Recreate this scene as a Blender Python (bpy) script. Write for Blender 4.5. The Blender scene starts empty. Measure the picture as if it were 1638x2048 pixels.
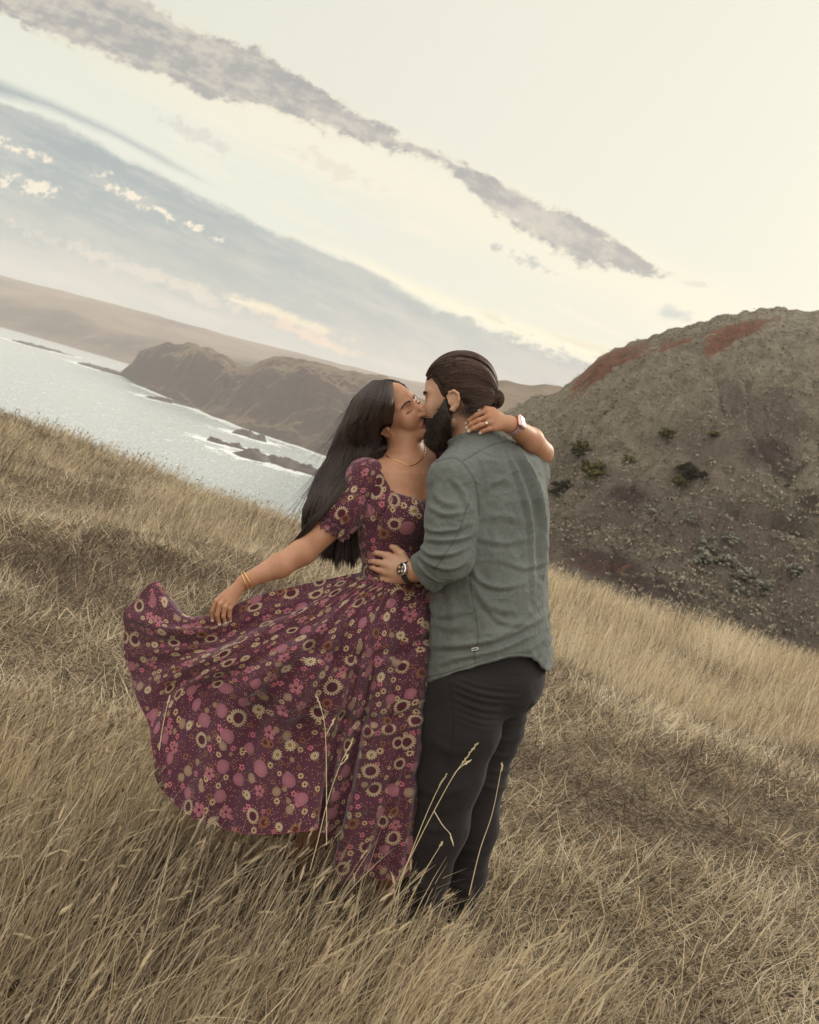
import bpy, math, random, os
import numpy as np
from mathutils import Vector, Matrix
rad = math.radians
SC = bpy.context.scene
# ------------------------------------------------------------------ camera
FPX, HC = 2200.0, 1.5                     # focal length in photo pixels (photo is 1638 x 2048), eye height
PITCH, ROLL = math.atan(197 / 2200), rad(15)
FW = np.array([0, math.cos(PITCH), -math.sin(PITCH)])
_u0 = np.array([0, math.sin(PITCH), math.cos(PITCH)]); _r0 = np.array([1., 0, 0])
RT = math.cos(ROLL) * _r0 + math.sin(ROLL) * _u0
UP = -math.sin(ROLL) * _r0 + math.cos(ROLL) * _u0
EYE = np.array([0, 0, HC])
cd = bpy.data.cameras.new('camera'); cam = bpy.data.objects.new('camera', cd); SC.collection.objects.link(cam)
cd.sensor_fit = 'VERTICAL'; cd.sensor_height = 36; cd.sensor_width = 36; cd.lens = 36 * FPX / 2048
cd.clip_start = 0.05; cd.clip_end = 20000
cam.matrix_world = Matrix(((RT[0], UP[0], -FW[0], EYE[0]), (RT[1], UP[1], -FW[1], EYE[1]), (RT[2], UP[2], -FW[2], EYE[2]), (0, 0, 0, 1)))
cd.dof.use_dof = True; cd.dof.focus_distance = 3.2; cd.dof.aperture_fstop = 10
SC.camera = cam
SC.view_settings.view_transform = 'Standard'; SC.view_settings.look = 'None'
SC.view_settings.exposure = 0.0; SC.view_settings.gamma = 1.0
SC.cycles.use_denoising = True
SC.cycles.max_bounces = 5; SC.cycles.diffuse_bounces = 3; SC.cycles.glossy_bounces = 2
SC.cycles.transmission_bounces = 3; SC.cycles.transparent_max_bounces = 8; SC.cycles.volume_bounces = 1

def lin(r, g, b):
    f = lambda c: (c / 255 / 12.92) if c / 255 <= .04045 else ((c / 255 + .055) / 1.055) ** 2.4
    return (f(r), f(g), f(b), 1.0)

# ------------------------------------------------------------------ node expressions
class T:
    def __init__(s, tree): s.t = tree
    def node(s, typ, **kw):
        n = s.t.nodes.new(typ)
        for k, v in kw.items(): setattr(n, k, v)
        return n
    def put(s, sock, v):
        if isinstance(v, X): s.t.links.new(v.o, sock)
        elif v is not None: sock.default_value = v
    def m(s, op, a, b=None, c=None, clamp=False):
        n = s.node('ShaderNodeMath', operation=op, use_clamp=clamp)
        for i, v in enumerate((a, b, c)):
            if v is not None: s.put(n.inputs[i], v)
        return X(s, n.outputs[0])
    def vm(s, op, a, b=None, out=0):
        n = s.node('ShaderNodeVectorMath', operation=op)
        s.put(n.inputs[0], a)
        if b is not None: s.put(n.inputs[1], b)
        return X(s, n.outputs[out])
    def scale(s, v, k):
        n = s.node('ShaderNodeVectorMath', operation='SCALE'); s.put(n.inputs[0], v); s.put(n.inputs[3], k); return X(s, n.outputs[0])
    def comb(s, x, y, z=0.0):
        n = s.node('ShaderNodeCombineXYZ')
        for i, v in enumerate((x, y, z)): s.put(n.inputs[i], v)
        return X(s, n.outputs[0])
    def sep(s, v):
        n = s.node('ShaderNodeSeparateXYZ'); s.put(n.inputs[0], v)
        return [X(s, n.outputs[i]) for i in range(3)]
    def coord(s, name='Object'):
        return X(s, s.node('ShaderNodeTexCoord').outputs[name])
    def attr(s, name, out='Fac'):
        n = s.node('ShaderNodeAttribute', attribute_name=name); return X(s, n.outputs[out])
    def noise(s, v, sc=5., det=3., rough=.5, dist=0., out='Fac', dim='3D'):
        n = s.node('ShaderNodeTexNoise', noise_dimensions=dim)
        s.put(n.inputs['Vector'], v)
        for k, q in (('Scale', sc), ('Detail', det), ('Roughness', rough), ('Distortion', dist)): s.put(n.inputs[k], q)
        return X(s, n.outputs[out])
    def vor(s, v, sc=5., rnd=1., feat='F1', dim='2D'):
        n = s.node('ShaderNodeTexVoronoi', voronoi_dimensions=dim, feature=feat)
        s.put(n.inputs['Vector'], v); s.put(n.inputs['Scale'], sc); s.put(n.inputs['Randomness'], rnd)
        return n
    def ss(s, x, a, b):
        n = s.node('ShaderNodeMapRange', interpolation_type='SMOOTHSTEP')
        s.put(n.inputs[0], x); s.put(n.inputs[1], a); s.put(n.inputs[2], b); return X(s, n.outputs[0])
    def mr(s, x, a, b, c=0., d=1.):
        n = s.node('ShaderNodeMapRange')
        for i, v in enumerate((x, a, b, c, d)): s.put(n.inputs[i], v)
        return X(s, n.outputs[0])
    def mix(s, f, a, b, mode='MIX'):
        n = s.node('ShaderNodeMix', data_type='RGBA', blend_type=mode, clamp_factor=True)
        s.put(n.inputs[0], f); s.put(n.inputs[6], a); s.put(n.inputs[7], b); return X(s, n.outputs[2])
    def ramp(s, f, stops, interp='LINEAR'):
        n = s.node('ShaderNodeValToRGB'); cr = n.color_ramp; cr.interpolation = interp
        while len(cr.elements) < len(stops): cr.elements.new(.5)
        for e, (p, c) in zip(cr.elements, stops): e.position = p; e.color = c
        s.put(n.inputs[0], f); return X(s, n.outputs[0])
    def curve(s, x, pts, lo, hi, ylo, yhi):
        """piecewise curve through pts on x in [lo,hi], y in [ylo,yhi]"""
        n = s.node('ShaderNodeFloatCurve'); c = n.mapping.curves[0]
        q = [((a - lo) / (hi - lo), (b - ylo) / (yhi - ylo)) for a, b in pts]
        while len(c.points) < len(q): c.points.new(.5, .5)
        for p, (a, b) in zip(c.points, q): p.location = (a, b); p.handle_type = 'VECTOR'
        n.mapping.use_clip = False; n.mapping.update()
        s.put(n.inputs['Value'], (x - lo) * (1 / (hi - lo)))
        return X(s, n.outputs[0]) * (yhi - ylo) + ylo
    def bump(s, h, strength=.5, dist=.01, normal=None):
        n = s.node('ShaderNodeBump'); s.put(n.inputs['Height'], h)
        n.inputs['Strength'].default_value = strength; n.inputs['Distance'].default_value = dist
        if normal is not None: s.put(n.inputs['Normal'], normal)
        return X(s, n.outputs[0])
class X:
    def __init__(s, t, o): s.T = t; s.o = o
    def __add__(s, b): return s.T.m('ADD', s, b)
    __radd__ = __add__
    def __sub__(s, b): return s.T.m('SUBTRACT', s, b)
    def __rsub__(s, b): return s.T.m('SUBTRACT', b, s)
    def __mul__(s, b): return s.T.m('MULTIPLY', s, b)
    __rmul__ = __mul__
    def __truediv__(s, b): return s.T.m('DIVIDE', s, b)
    def __rtruediv__(s, b): return s.T.m('DIVIDE', b, s)

def material(name, rough=.8, spec=.3, **kw):
    m = bpy.data.materials.new(name); m.use_nodes = True
    t = T(m.node_tree); b = m.node_tree.nodes['Principled BSDF']
    b.inputs['Roughness'].default_value = rough; b.inputs['Specular IOR Level'].default_value = spec
    for k, v in kw.items(): b.inputs[k].default_value = v
    return m, t, b
def simple(name, col, rough=.8, spec=.3, var=.15, sc=60., bump=0., **kw):
    m, t, b = material(name, rough, spec, **kw)
    n = t.noise(t.coord(), sc, 3., .6)
    c2 = tuple(x * (1 - 2 * var) for x in col[:3]) + (1,)
    t.put(b.inputs['Base Color'], t.mix(n, c2, tuple(min(1, x * (1 + var)) for x in col[:3]) + (1,)))
    if bump: t.put(b.inputs['Normal'], t.bump(n, bump, .002))
    return m

# ------------------------------------------------------------------ sky and sun
SUN_EL, SUN_AZ = rad(24), rad(38)         # azimuth clockwise from +Y (the view axis)
w = bpy.data.worlds.new('World'); SC.world = w; w.use_nodes = True
w.cycles.sampling_method = 'MANUAL'; w.cycles.sample_map_resolution = 512
def build_sky():
    t = T(w.node_tree); bg = w.node_tree.nodes['Background']
    d = t.coord('Generated')
    Z = t.vm('DOT_PRODUCT', d, tuple(FW), 1); Xc = t.vm('DOT_PRODUCT', d, tuple(RT), 1); Y = t.vm('DOT_PRODUCT', d, tuple(UP), 1)
    zz = t.m('MAXIMUM', Z, .12)
    a = Xc / zz * 2.2 + .819                # gnomonic sky coordinates round the view axis, fixed in the world
    b = 1.024 - Y / zz * 2.2
    front = t.ss(Z, .15, .6)
    p = a * math.cos(rad(24)) + b * math.sin(rad(24)); q = b * math.cos(rad(24)) - a * math.sin(rad(24))
    st = t.comb(p * 1.0, q * 3.2, 0.)
    n1 = t.noise(st, 4.2, 6., .62, .15, dim='2D'); n2 = t.noise(st, 14., 6., .68, dim='2D'); nf = t.noise(t.comb(p, q * 6.), 5., 4., .55, dim='2D')
    nr = t.noise(t.comb(a, b * 1.3), 26., 5., .65, dim='2D')
    # clear sky: cream at the upper right, greenish white in the middle, bluer to the lower left
    base = t.mix(t.ss(a, -.2, 1.3), lin(226, 226, 208), lin(237, 234, 215))
    base = t.mix(t.ss(q, -.05, .12) * t.ss(p, 1.5, .2) * .8, base, lin(233, 235, 219))
    hi = t.ss(t.m('ABSOLUTE', q + .03 - n1 * .06), .11, .01) * t.ss(p, -.1, .6)
    base = t.mix(hi * .8, base, lin(248, 240, 214))
    warm = t.ss(nf, .5, .72) * t.ss(q, -.02, .06) * t.ss(q, .2, .1) * t.ss(p, .2, .5)
    base = t.mix(warm * .7, base, lin(247, 238, 216))
    def band(up, lo, ja, soft, ncoef=1., noise=None):
        ns = (noise if noise is not None else (n1 * .55 + nr * .45)) - .5
        ue = t.curve(a, up, -.4, 2., -.6, 1.4); le = t.curve(a, lo, -.4, 2., -.6, 1.4)
        e = t.m('MINIMUM', b - ue, le - b) + ns * ja
        return t.ss(e, -soft * .25, soft)
    # long mauve-grey streak
    m1 = band([(-.4, -.4), (0, -.16), (.3, -.01), (.4, .045), (.51, .085), (.62, .16), (.74, .235), (.89, .305), (1., .355), (1.14, .425), (1.23, .475), (1.31, .522), (1.4, .57), (2., 1.2)],
              [(-.4, -.2), (0, .035), (.14, .10), (.3, .15), (.42, .205), (.56, .235), (.7, .29), (.82, .312), (.9, .34), (.985, .435), (1.05, .475), (1.15, .525), (1.25, .545), (1.34, .555), (1.4, .56), (2., .6)], .10, .026)
    base = t.mix(t.ss(m1, 0., .35) * .5, base, lin(236, 226, 200))
    shade = t.mix(t.ss(n1 * .4 + n2 * .3 + nr * .3, .40, .58), lin(202, 193, 178), lin(158, 155, 152))
    base = t.mix(t.ss(m1, .15, .85) * .95, base, shade)
    def blob(pa, pb, ha, hb, ang, k=1.):
        da = a - pa; db = b - pb; c_, s_ = math.cos(rad(ang)), math.sin(rad(ang))
        e1 = (da * c_ + db * s_) / ha; e2 = (db * c_ - da * s_) / hb
        r = t.m('SQRT', e1 * e1 + e2 * e2)
        return t.ss(1. - r + (nr - .5) * 3. * k, 0., .8)
    base = t.mix(blob(1.045, .52, .06, .014, 24) * .8, base, lin(176, 178, 174))
    base = t.mix(blob(1.355, .63, .055, .019, 12, .5) * .75, base, lin(184, 192, 192))
    base = t.mix(blob(1.39, .568, .035, .008, 8) * .5, base, lin(214, 205, 185))
    base = t.mix(blob(.39, .265, .1, .02, 24, 1.3) * .45, base, lin(200, 196, 184))
    base = t.mix(blob(.67, .335, .12, .02, 27, 1.4) * .4, base, lin(222, 208, 180))
    # bright rim above the cloud bank
    rim = band([(-.4, .2), (.4, .36), (.54, .44), (.7, .495), (.819, .55), (.95, .605), (1.1, .655), (1.28, .705), (1.4, .75), (2., 1.)],
               [(-.4, .3), (.4, .42), (.54, .47), (.7, .53), (.819, .6), (.95, .66), (1.1, .71), (1.28, .76), (1.4, .8), (2., 1.1)], .03, .03)
    base = t.mix(rim * t.ss(a, .5, .8), base, lin(255, 246, 216))
    base = t.mix(t.ss(nf, .5, .6) * rim * t.ss(a, .85, 1.) * .6, base, lin(228, 212, 180))
    # blue-grey bank
    streak = band([(-.4, -.01), (0, .155), (.1, .195), (.22, .25), (.33, .31), (.45, .385), (.5, .42), (2., 1.5)],
                  [(-.4, .08), (0, .20), (.1, .226), (.22, .276), (.33, .332), (.4, .364), (.47, .389), (.5, .395), (2., .4)], .02, .022, noise=nf)
    ebank = t.curve(a, [(-.4, .05), (0, .206), (.1, .238), (.2, .284), (.3, .334), (.4, .386), (.48, .425), (.555, .463), (.7, .518), (.819, .585), (.9, .622), (1., .662), (1.12, .70), (1.2, .72), (1.3, .78), (2., 1.2)], -.4, 2., -.6, 1.4)
    lump = t.ss(a, .8, 1.)
    bd = b - ebank + (nf - .5) * .04 + (lump * .05 + .018) * (nr - .5)
    bank = t.m('MAXIMUM', t.ss(bd, -.004, .016), streak * .95)
    deep = t.ss(bd, .06, .46)
    lines = t.ss(nf, .38, .68)
    bc = t.mix(t.ss(a, .1, 1.1), lin(146, 160, 164), lin(172, 178, 178))
    bc = t.mix(deep * .8, bc, lin(198, 198, 190)); bc = t.mix(t.ss(n2, .5, .66) * .2, bc, lin(216, 208, 194))
    bc = t.mix(lines * .38, bc, lin(212, 205, 192))
    bc = t.mix(t.ss(n1, .45, .62) * .3, bc, lin(140, 153, 157))
    base = t.mix(bank, base, bc)
    for args in ((.02, .29, .075, .014, 22, 1.), (.26, .39, .085, .017, 32, 1.), (.06, .375, .09, .018, 18, 1.), (.095, .32, .014, .012, 20, .6), (.36, .44, .09, .01, 26, 1.2)):
        base = t.mix(blob(*args) * t.ss(nr, .40, .56) * .9, base, lin(255, 240, 212))
    for args, c in (((.56, .630, .18, .017, 20, .5), (255, 234, 196)), ((.49, .607, .07, .006, 16, .5), (255, 240, 206)), ((.62, .672, .16, .016, 22, .6), (244, 208, 178)), ((.3, .55, .3, .02, 20, .9), (218, 208, 194))):
        base = t.mix(blob(*args) * .85, base, lin(*c))
    # blend with a physical sky and an unseen rear sky, overbrightened as added front fill
    el = t.sep(d)[2]
    sky = t.node('ShaderNodeTexSky', sky_type='NISHITA'); sky.sun_disc = False
    sky.sun_elevation = SUN_EL; sky.sun_rotation = SUN_AZ; sky.dust_density = 2.0
    rear_fill = t.scale(t.mix(t.ss(el, -.02, .5), lin(208, 203, 196), lin(226, 226, 222)), 2.1)
    col = t.mix(front, rear_fill, base)
    col = t.mix(t.ss(el, -.01, -.12), col, lin(150, 142, 126))
    nb = w.node_tree.nodes.new('ShaderNodeBackground'); t.put(nb.inputs['Color'], X(t, sky.outputs[0])); nb.inputs['Strength'].default_value = .012
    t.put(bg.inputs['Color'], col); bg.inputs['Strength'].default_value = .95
    ad = w.node_tree.nodes.new('ShaderNodeAddShader')
    w.node_tree.links.new(bg.outputs[0], ad.inputs[0]); w.node_tree.links.new(nb.outputs[0], ad.inputs[1])
    w.node_tree.links.new(ad.outputs[0], w.node_tree.nodes['World Output'].inputs['Surface'])
build_sky()
sl = bpy.data.lights.new('sun', 'SUN'); sl.energy = 2.0; sl.angle = rad(14); sl.color = (1., .91, .78)
so = bpy.data.objects.new('sun', sl); SC.collection.objects.link(so)
so.rotation_euler = Vector((-math.sin(SUN_AZ) * math.cos(SUN_EL), -math.cos(SUN_AZ) * math.cos(SUN_EL), -math.sin(SUN_EL))).to_track_quat('-Z', 'Y').to_euler()

# ------------------------------------------------------------------ mesh helpers
RNG = np.random.default_rng(7)
def build_mesh(name, V, F, mat, origin=None, parent=None, attrs=None, uv=None, smooth=True):
    V = np.asarray(V, np.float32); F = np.asarray(F, np.int32)
    if origin is not None: V = V - np.asarray(origin, np.float32)
    me = bpy.data.meshes.new(name); me.vertices.add(len(V)); me.vertices.foreach_set('co', V.ravel())
    k = F.shape[1]; me.loops.add(F.size); me.loops.foreach_set('vertex_index', F.ravel())
    me.polygons.add(len(F)); me.polygons.foreach_set('loop_start', np.arange(0, F.size, k, dtype=np.int32))
    me.polygons.foreach_set('use_smooth', np.full(len(F), smooth))
    if attrs:
        for an, av in attrs.items():
            at = me.attributes.new(an, 'FLOAT', 'POINT'); at.data.foreach_set('value', np.asarray(av, np.float32).ravel())
    if uv is not None:
        at = me.attributes.new('pat', 'FLOAT_VECTOR', 'POINT'); at.data.foreach_set('vector', np.asarray(uv, np.float32).ravel())
    me.update(calc_edges=True); me.validate()
    for mm in (mat if isinstance(mat, (list, tuple)) else [mat]): me.materials.append(mm)
    o = bpy.data.objects.new(name, me); SC.collection.objects.link(o)
    if parent is not None:
        o.parent = parent
        o.location = (0, 0, 0)
    elif origin is not None: o.location = tuple(float(x) for x in origin)
    return o
def tag(o, label, cat=None, group=None, kind=None):
    o['label'] = label
    if cat: o['category'] = cat
    if group: o['group'] = group
    if kind: o['kind'] = kind
    return o
def empty(name, loc):
    o = bpy.data.objects.new(name, None); SC.collection.objects.link(o); o.location = tuple(float(x) for x in loc); o.empty_display_size = .1
    return o
def grid_faces(n, m, closed=False):
    i, j = np.meshgrid(np.arange(n - 1), np.arange(m if closed else m - 1), indexing='ij')
    j2 = (j + 1) % m
    return np.stack([i * m + j, (i + 1) * m + j, (i + 1) * m + j2, i * m + j2], -1).reshape(-1, 4)
def tubes(P, R, k=3, cap=False):
    """P [N,M,3], R [N,M] -> V, F of N tapered tubes"""
    P = np.asarray(P, float); N, M, _ = P.shape; R = np.broadcast_to(R, (N, M))
    tg = np.gradient(P, axis=1); tg /= np.linalg.norm(tg, axis=2, keepdims=True) + 1e-12
    ref = np.zeros_like(tg); ref[..., 0] = .37; ref[..., 1] = .81; ref[..., 2] = .45
    s = np.cross(tg, ref); s /= np.linalg.norm(s, axis=2, keepdims=True) + 1e-9
    c = np.cross(tg, s); an = np.arange(k) * 2 * math.pi / k
    V = P[:, :, None] + R[:, :, None, None] * (np.cos(an)[None, None, :, None] * s[:, :, None] + np.sin(an)[None, None, :, None] * c[:, :, None])
    f = grid_faces(M, k, True); F = (f[None] + (np.arange(N) * M * k)[:, None, None]).reshape(-1, 4)
    return V.reshape(-1, 3), F
def ribbons(P, Wd, side):
    """P [N,M,3], Wd [N,M], side [N,3]"""
    N, M, _ = P.shape
    o = side[:, None, :] * Wd[..., None] * .5
    V = np.stack([P - o, P + o], 2).reshape(-1, 3)
    f = grid_faces(M, 2); F = (f[None] + (np.arange(N) * M * 2)[:, None, None]).reshape(-1, 4)
    return V, F
def join(parts):
    Vs, Fs, n = [], [], 0
    for V, F in parts: Vs.append(V); Fs.append(F + n); n += len(V)
    return np.concatenate(Vs), np.concatenate(Fs)
def hash3(i, j, k, seed):
    h = (i * 374761393 + j * 668265263 + k * 2147483647 + seed * 1274126177) & 0xffffffff
    h = ((h ^ (h >> 13)) * 1274126177) & 0xffffffff
    return ((h ^ (h >> 16)) & 0xffff) / 65535.0
def vnoise(P, seed=0):
    P = np.asarray(P, float); I = np.floor(P).astype(np.int64); f = P - I; f = f * f * (3 - 2 * f)
    r = 0
    for a in (0, 1):
        for b in (0, 1):
            for c in (0, 1):
                wgt = (f[..., 0] if a else 1 - f[..., 0]) * (f[..., 1] if b else 1 - f[..., 1]) * (f[..., 2] if c else 1 - f[..., 2])
                r = r + wgt * hash3(I[..., 0] + a, I[..., 1] + b, I[..., 2] + c, seed)
    return r * 2 - 1
def fbm(P, o=4, seed=0, g=.5):
    P = np.asarray(P, float); r = 0; a = 1.
    for i in range(o): r = r + a * vnoise(P * 2 ** i + 17.3 * i, seed + i); a *= g
    return r
def fbm2(x, y, o=4, seed=0, g=.5): return fbm(np.stack([x, y, 0 * x], -1), o, seed, g)
def sstep(x, a, b):
    t = np.clip((x - a) / (b - a), 0, 1); return t * t * (3 - 2 * t)
def ray(u, v): return FW + RT * (u - 819) / FPX + UP * (1024 - v) / FPX
def azel(u, v):
    d = ray(u, v); return math.degrees(math.atan2(d[0], d[1])), math.degrees(math.atan2(d[2], math.hypot(d[0], d[1])))
# ------------------------------------------------------------------ landscape
ZSEA = -38.5
def edge_r(az):       # distance of the plateau's brow in each direction
    return np.interp(az, [-60, -30, -21, -12, -5, 3, 8, 12, 18, 25, 45], [26, 22, 18.5, 15.5, 14, 15, 15.5, 15, 15.5, 17, 24])
def ground_z(x, y):
    r = np.hypot(x, y); az = np.degrees(np.arctan2(x, y)); e = edge_r(np.clip(az, -60, 45)) * (1 + .05 * fbm2(az * .12, az * 0 + 3.1, 3, 5))
    z = .10 * fbm2(x * .45, y * .45, 3, 11) * sstep(np.hypot(x - .4, y - 3.3), .3, 2.2) * sstep(r, 1., 4.) * 1.
    z = z + .25 * fbm2(x * .13 + 5, y * .13, 2, 21) * sstep(r, 5, 12)
    z = z + .35 * sstep(az, -12, -30) * sstep(r, 8, 18) - .55 * sstep(r, 6.5, 14)
    dr = np.maximum(r - e, 0)
    right = sstep(az, 0, 8)
    zl = -(np.sqrt(dr * dr + 6.) - 2.449) * .62
    z = z + np.maximum(zl, -46 + 2 * fbm2(x * .02, y * .02, 3, 9)) * (1 - right) + right * np.maximum(-(np.sqrt(dr * dr + 6.) - 2.449) * .5, -14.)
    return z
def polar(rs, azs, zf):
    A, R_ = np.meshgrid(np.radians(azs), rs, indexing='ij')
    x, y = R_ * np.sin(A), R_ * np.cos(A)
    return np.stack([x, y, zf(x, y)], -1).reshape(-1, 3), grid_faces(len(azs), len(rs))[:, ::-1]

def soil_mat():
    m, t, b = material('dry_soil', .95, .1)
    c = t.coord(); n = t.noise(c, 3., 5., .6); n2 = t.noise(c, 40., 4., .6)
    col = t.mix(t.ss(n, .3, .7), lin(70, 58, 44), lin(104, 88, 68)); col = t.mix(t.ss(n2, .42, .6), t.mix(n, lin(56, 47, 38), lin(74, 62, 50)), t.mix(n, lin(118, 102, 80), lin(150, 132, 106)))
    t.put(b.inputs['Base Color'], col); t.put(b.inputs['Normal'], t.bump(n2, .8, .03)); return m
rs = np.concatenate([[.05], np.geomspace(.5, 30, 230), np.geomspace(31, 300, 70), [800, 2500, 9000]])
azs = np.concatenate([np.linspace(-180, -62, 40), np.linspace(-60, 60, 260), np.linspace(62, 180, 40)])
V, F = polar(rs, azs, ground_z)
gd = build_mesh('ground', V, F, soil_mat()); tag(gd, 'dry grassy clifftop ground', kind='structure')

# water
def water_mat():
    m, t, b = material('sea_water', .22, .5)
    b.inputs['IOR'].default_value = 1.33
    c = t.coord(); x, y, z = t.sep(c)
    n = t.noise(t.comb(x * 1., y * .55), .16, 5., .6, .3); n2 = t.noise(t.comb(x, y * .6), .8, 4., .65); n3 = t.noise(c, .012, 3., .5)
    t.put(b.inputs['Base Color'], t.mix(n3, lin(96, 112, 112), lin(140, 150, 146)))
    foam = t.ss(n * .6 + n2 * .4 + t.attr('foam') * .3, .57, .70)
    col = t.mix(foam * .8, t.mix(t.ss(n2, .3, .7), lin(148, 155, 152), lin(206, 207, 200)), lin(240, 240, 232))  # pale water base carries sun glitter and sky sheen in its colour, below the foam
    t.put(b.inputs['Base Color'], col); t.put(b.inputs['Roughness'], .25 + foam * .5)
    t.put(b.inputs['Normal'], t.bump(n * .7 + n2 * .3, 1., 2.2))
    return m
WRS = np.geomspace(120, 9000, 420); WAZ = np.linspace(-70, 60, 420)
def wz(x, y): return ZSEA + .35 * fbm2(x * .05, y * .05, 3, 31) * np.exp(-np.hypot(x, y) / 900)

# skyline-driven land masses, each at its own distance and with real depth
def hit_sea(u, v):
    d = ray(u, v); t = (ZSEA - HC) / d[2]; return math.hypot(d[0] * t, d[1] * t)
def skyline(pts):
    q = sorted(azel(u, v) for u, v in pts); return np.array([a for a, e in q]), np.array([e for a, e in q])
def land(name, azs, base_r, base_z, crest_r, crest_z, back, prof, rough, nt=90, seed=3, mat=None, label=''):
    t = np.concatenate([np.linspace(0, 1, nt) ** 1.0, np.linspace(1.03, 2, nt // 3)])
    Tt, A = np.meshgrid(t, azs, indexing='ij'); A_, T_ = A.T, Tt.T
    br, bz, cr, cz = base_r[:, None], base_z if np.isscalar(base_z) else base_z[:, None], crest_r[:, None], crest_z[:, None]
    R_ = np.where(T_ <= 1, br + (cr - br) * T_, cr + back * (T_ - 1))
    p = prof(np.clip(T_, 0, 1)); z = bz + (cz - bz) * p
    z = np.where(T_ > 1, cz - (cz - bz) * .5 * (T_ - 1) ** 1.5, z)
    x, y = R_ * np.sin(np.radians(A_)), R_ * np.cos(np.radians(A_))
    nz = rough(x, y, z, T_)
    z = z + nz * np.sin(math.pi * np.clip(T_, 0, 1)) ** .6 * (T_ < 1) + nz * .06 * (T_ >= .9)
    V = np.stack([x, y, z], -1).reshape(-1, 3)
    o = build_mesh(name, V, grid_faces(len(azs), len(t))[:, ::-1], mat); tag(o, label, kind='structure')
    return V.reshape(len(azs), len(t), 3), o
def land_mat(name, cols, sc, patch, bump=1., bd=1.):
    m, t, b = material(name, .95, .1)
    c = t.coord(); n = t.noise(c, sc, 6., .62, .3); n2 = t.noise(c, sc * 9, 5., .65); s = t.attr('slope')
    col = t.mix(t.ss(n, .35, .65), lin(*cols[0]), lin(*cols[1]))
    col = t.mix(t.ss(s + (n - .5) * 1.0, .18, .5), col, lin(*cols[2]))
    col = t.mix(t.ss(n2, .5, .75) * patch, col, lin(*cols[3]))
    t.put(b.inputs['Base Color'], col); t.put(b.inputs['Normal'], t.bump(n2 * .6 + n * .4, bump, bd)); return m
def slope_attr(o, V, nt, na, k=1.):
    g = V.reshape(na, nt, 3); dz = np.gradient(g[..., 2], axis=1); dr = np.hypot(np.gradient(g[..., 0], axis=1), np.gradient(g[..., 1], axis=1))
    s = np.clip(dz / (dr + 1e-6) * k, 0, 1); at = o.data.attributes.new('slope', 'FLOAT', 'POINT'); at.data.foreach_set('value', s.astype(np.float32).ravel())

# far ridge across the bay
sa, se = skyline([(-500, 400), (-200, 492), (0, 550), (100, 576), (200, 603), (300, 632), (400, 657), (500, 682), (600, 706), (700, 734), (780, 755), (900, 778), (1100, 830), (1400, 900)])
az = np.linspace(-75, 16, 520); br = np.interp(az, [-34, -21.9, -15.6, -10, 16], [2300, 1852, 1600, 1500, 1500]); cr = br + 900 + 60 * fbm2(az * .4, az * 0, 2, 4)
fr_mat = land_mat('far_ridge_land', [(132, 112, 96), (114, 96, 84), (84, 70, 64), (92, 76, 66)], .006, .5, .6, 6.)
V, o = land('far_ridge', az, br, ZSEA - 3, cr, HC + cr * np.tan(np.radians(np.interp(az, sa, se))), 900,
            lambda t: .50 * sstep(t, -.02, .22) + .5 * sstep(t, .05, 1.) ** 1.0, lambda x, y, z, t: 9 * fbm2(x * .006, y * .004, 4, 41), mat=fr_mat, label='long pale brown ridge across the bay')
slope_attr(o, V, V.shape[1], len(az), 1.2)
# twin headland
sa, se = skyline([(238, 752), (262, 728), (270, 718), (285, 706), (302, 696), (330, 688), (368, 687), (378, 683), (395, 690), (430, 709), (465, 728), (492, 738), (505, 732), (522, 720), (548, 712), (575, 714), (650, 729), (715, 749), (760, 758), (850, 800), (1000, 860)])
wa = [(200, 738), (240, 750), (270, 768), (300, 781), (350, 801), (420, 832), (500, 862), (560, 882), (640, 908), (760, 950), (900, 1000)]
wz_ = sorted((azel(u, v)[0], hit_sea(u, v)) for u, v in wa)
az = np.linspace(azel(240, 752)[0], 6, 420); br = np.interp(az, [a for a, r in wz_], [r for a, r in wz_]) * (1 + .006 * fbm2(az * 2, az * 0, 3, 8))
cr = br + np.interp(az, [-16, -15.2, -13, -10.3, -9.4, -7, 6], [8, 40, 120, 170, 150, 160, 200])
cz = np.maximum(HC + cr * np.tan(np.radians(np.interp(az, sa, se))) + .5 * fbm2(az * 3, az * 0, 3, 18), ZSEA + 1)
hd_mat = land_mat('headland_rock', [(122, 104, 84), (104, 88, 74), (82, 68, 62), (64, 56, 48)], .02, .7, 1., 3.)
V, o = land('headland', az, br, ZSEA - 1.5, cr, cz, 160,
            lambda t: .10 * sstep(t, 0, .12) + .62 * sstep(t, .10, .55) + .28 * sstep(t, .4, 1.), lambda x, y, z, t: 9 * fbm2(x * .022, y * .016, 5, 51) + 2.5 * np.abs(fbm2(x * .09, y * .05, 3, 61)), nt=120, mat=hd_mat, label='twin humped brown headland above the water')
slope_attr(o, V, V.shape[1], len(az), .9)
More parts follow.
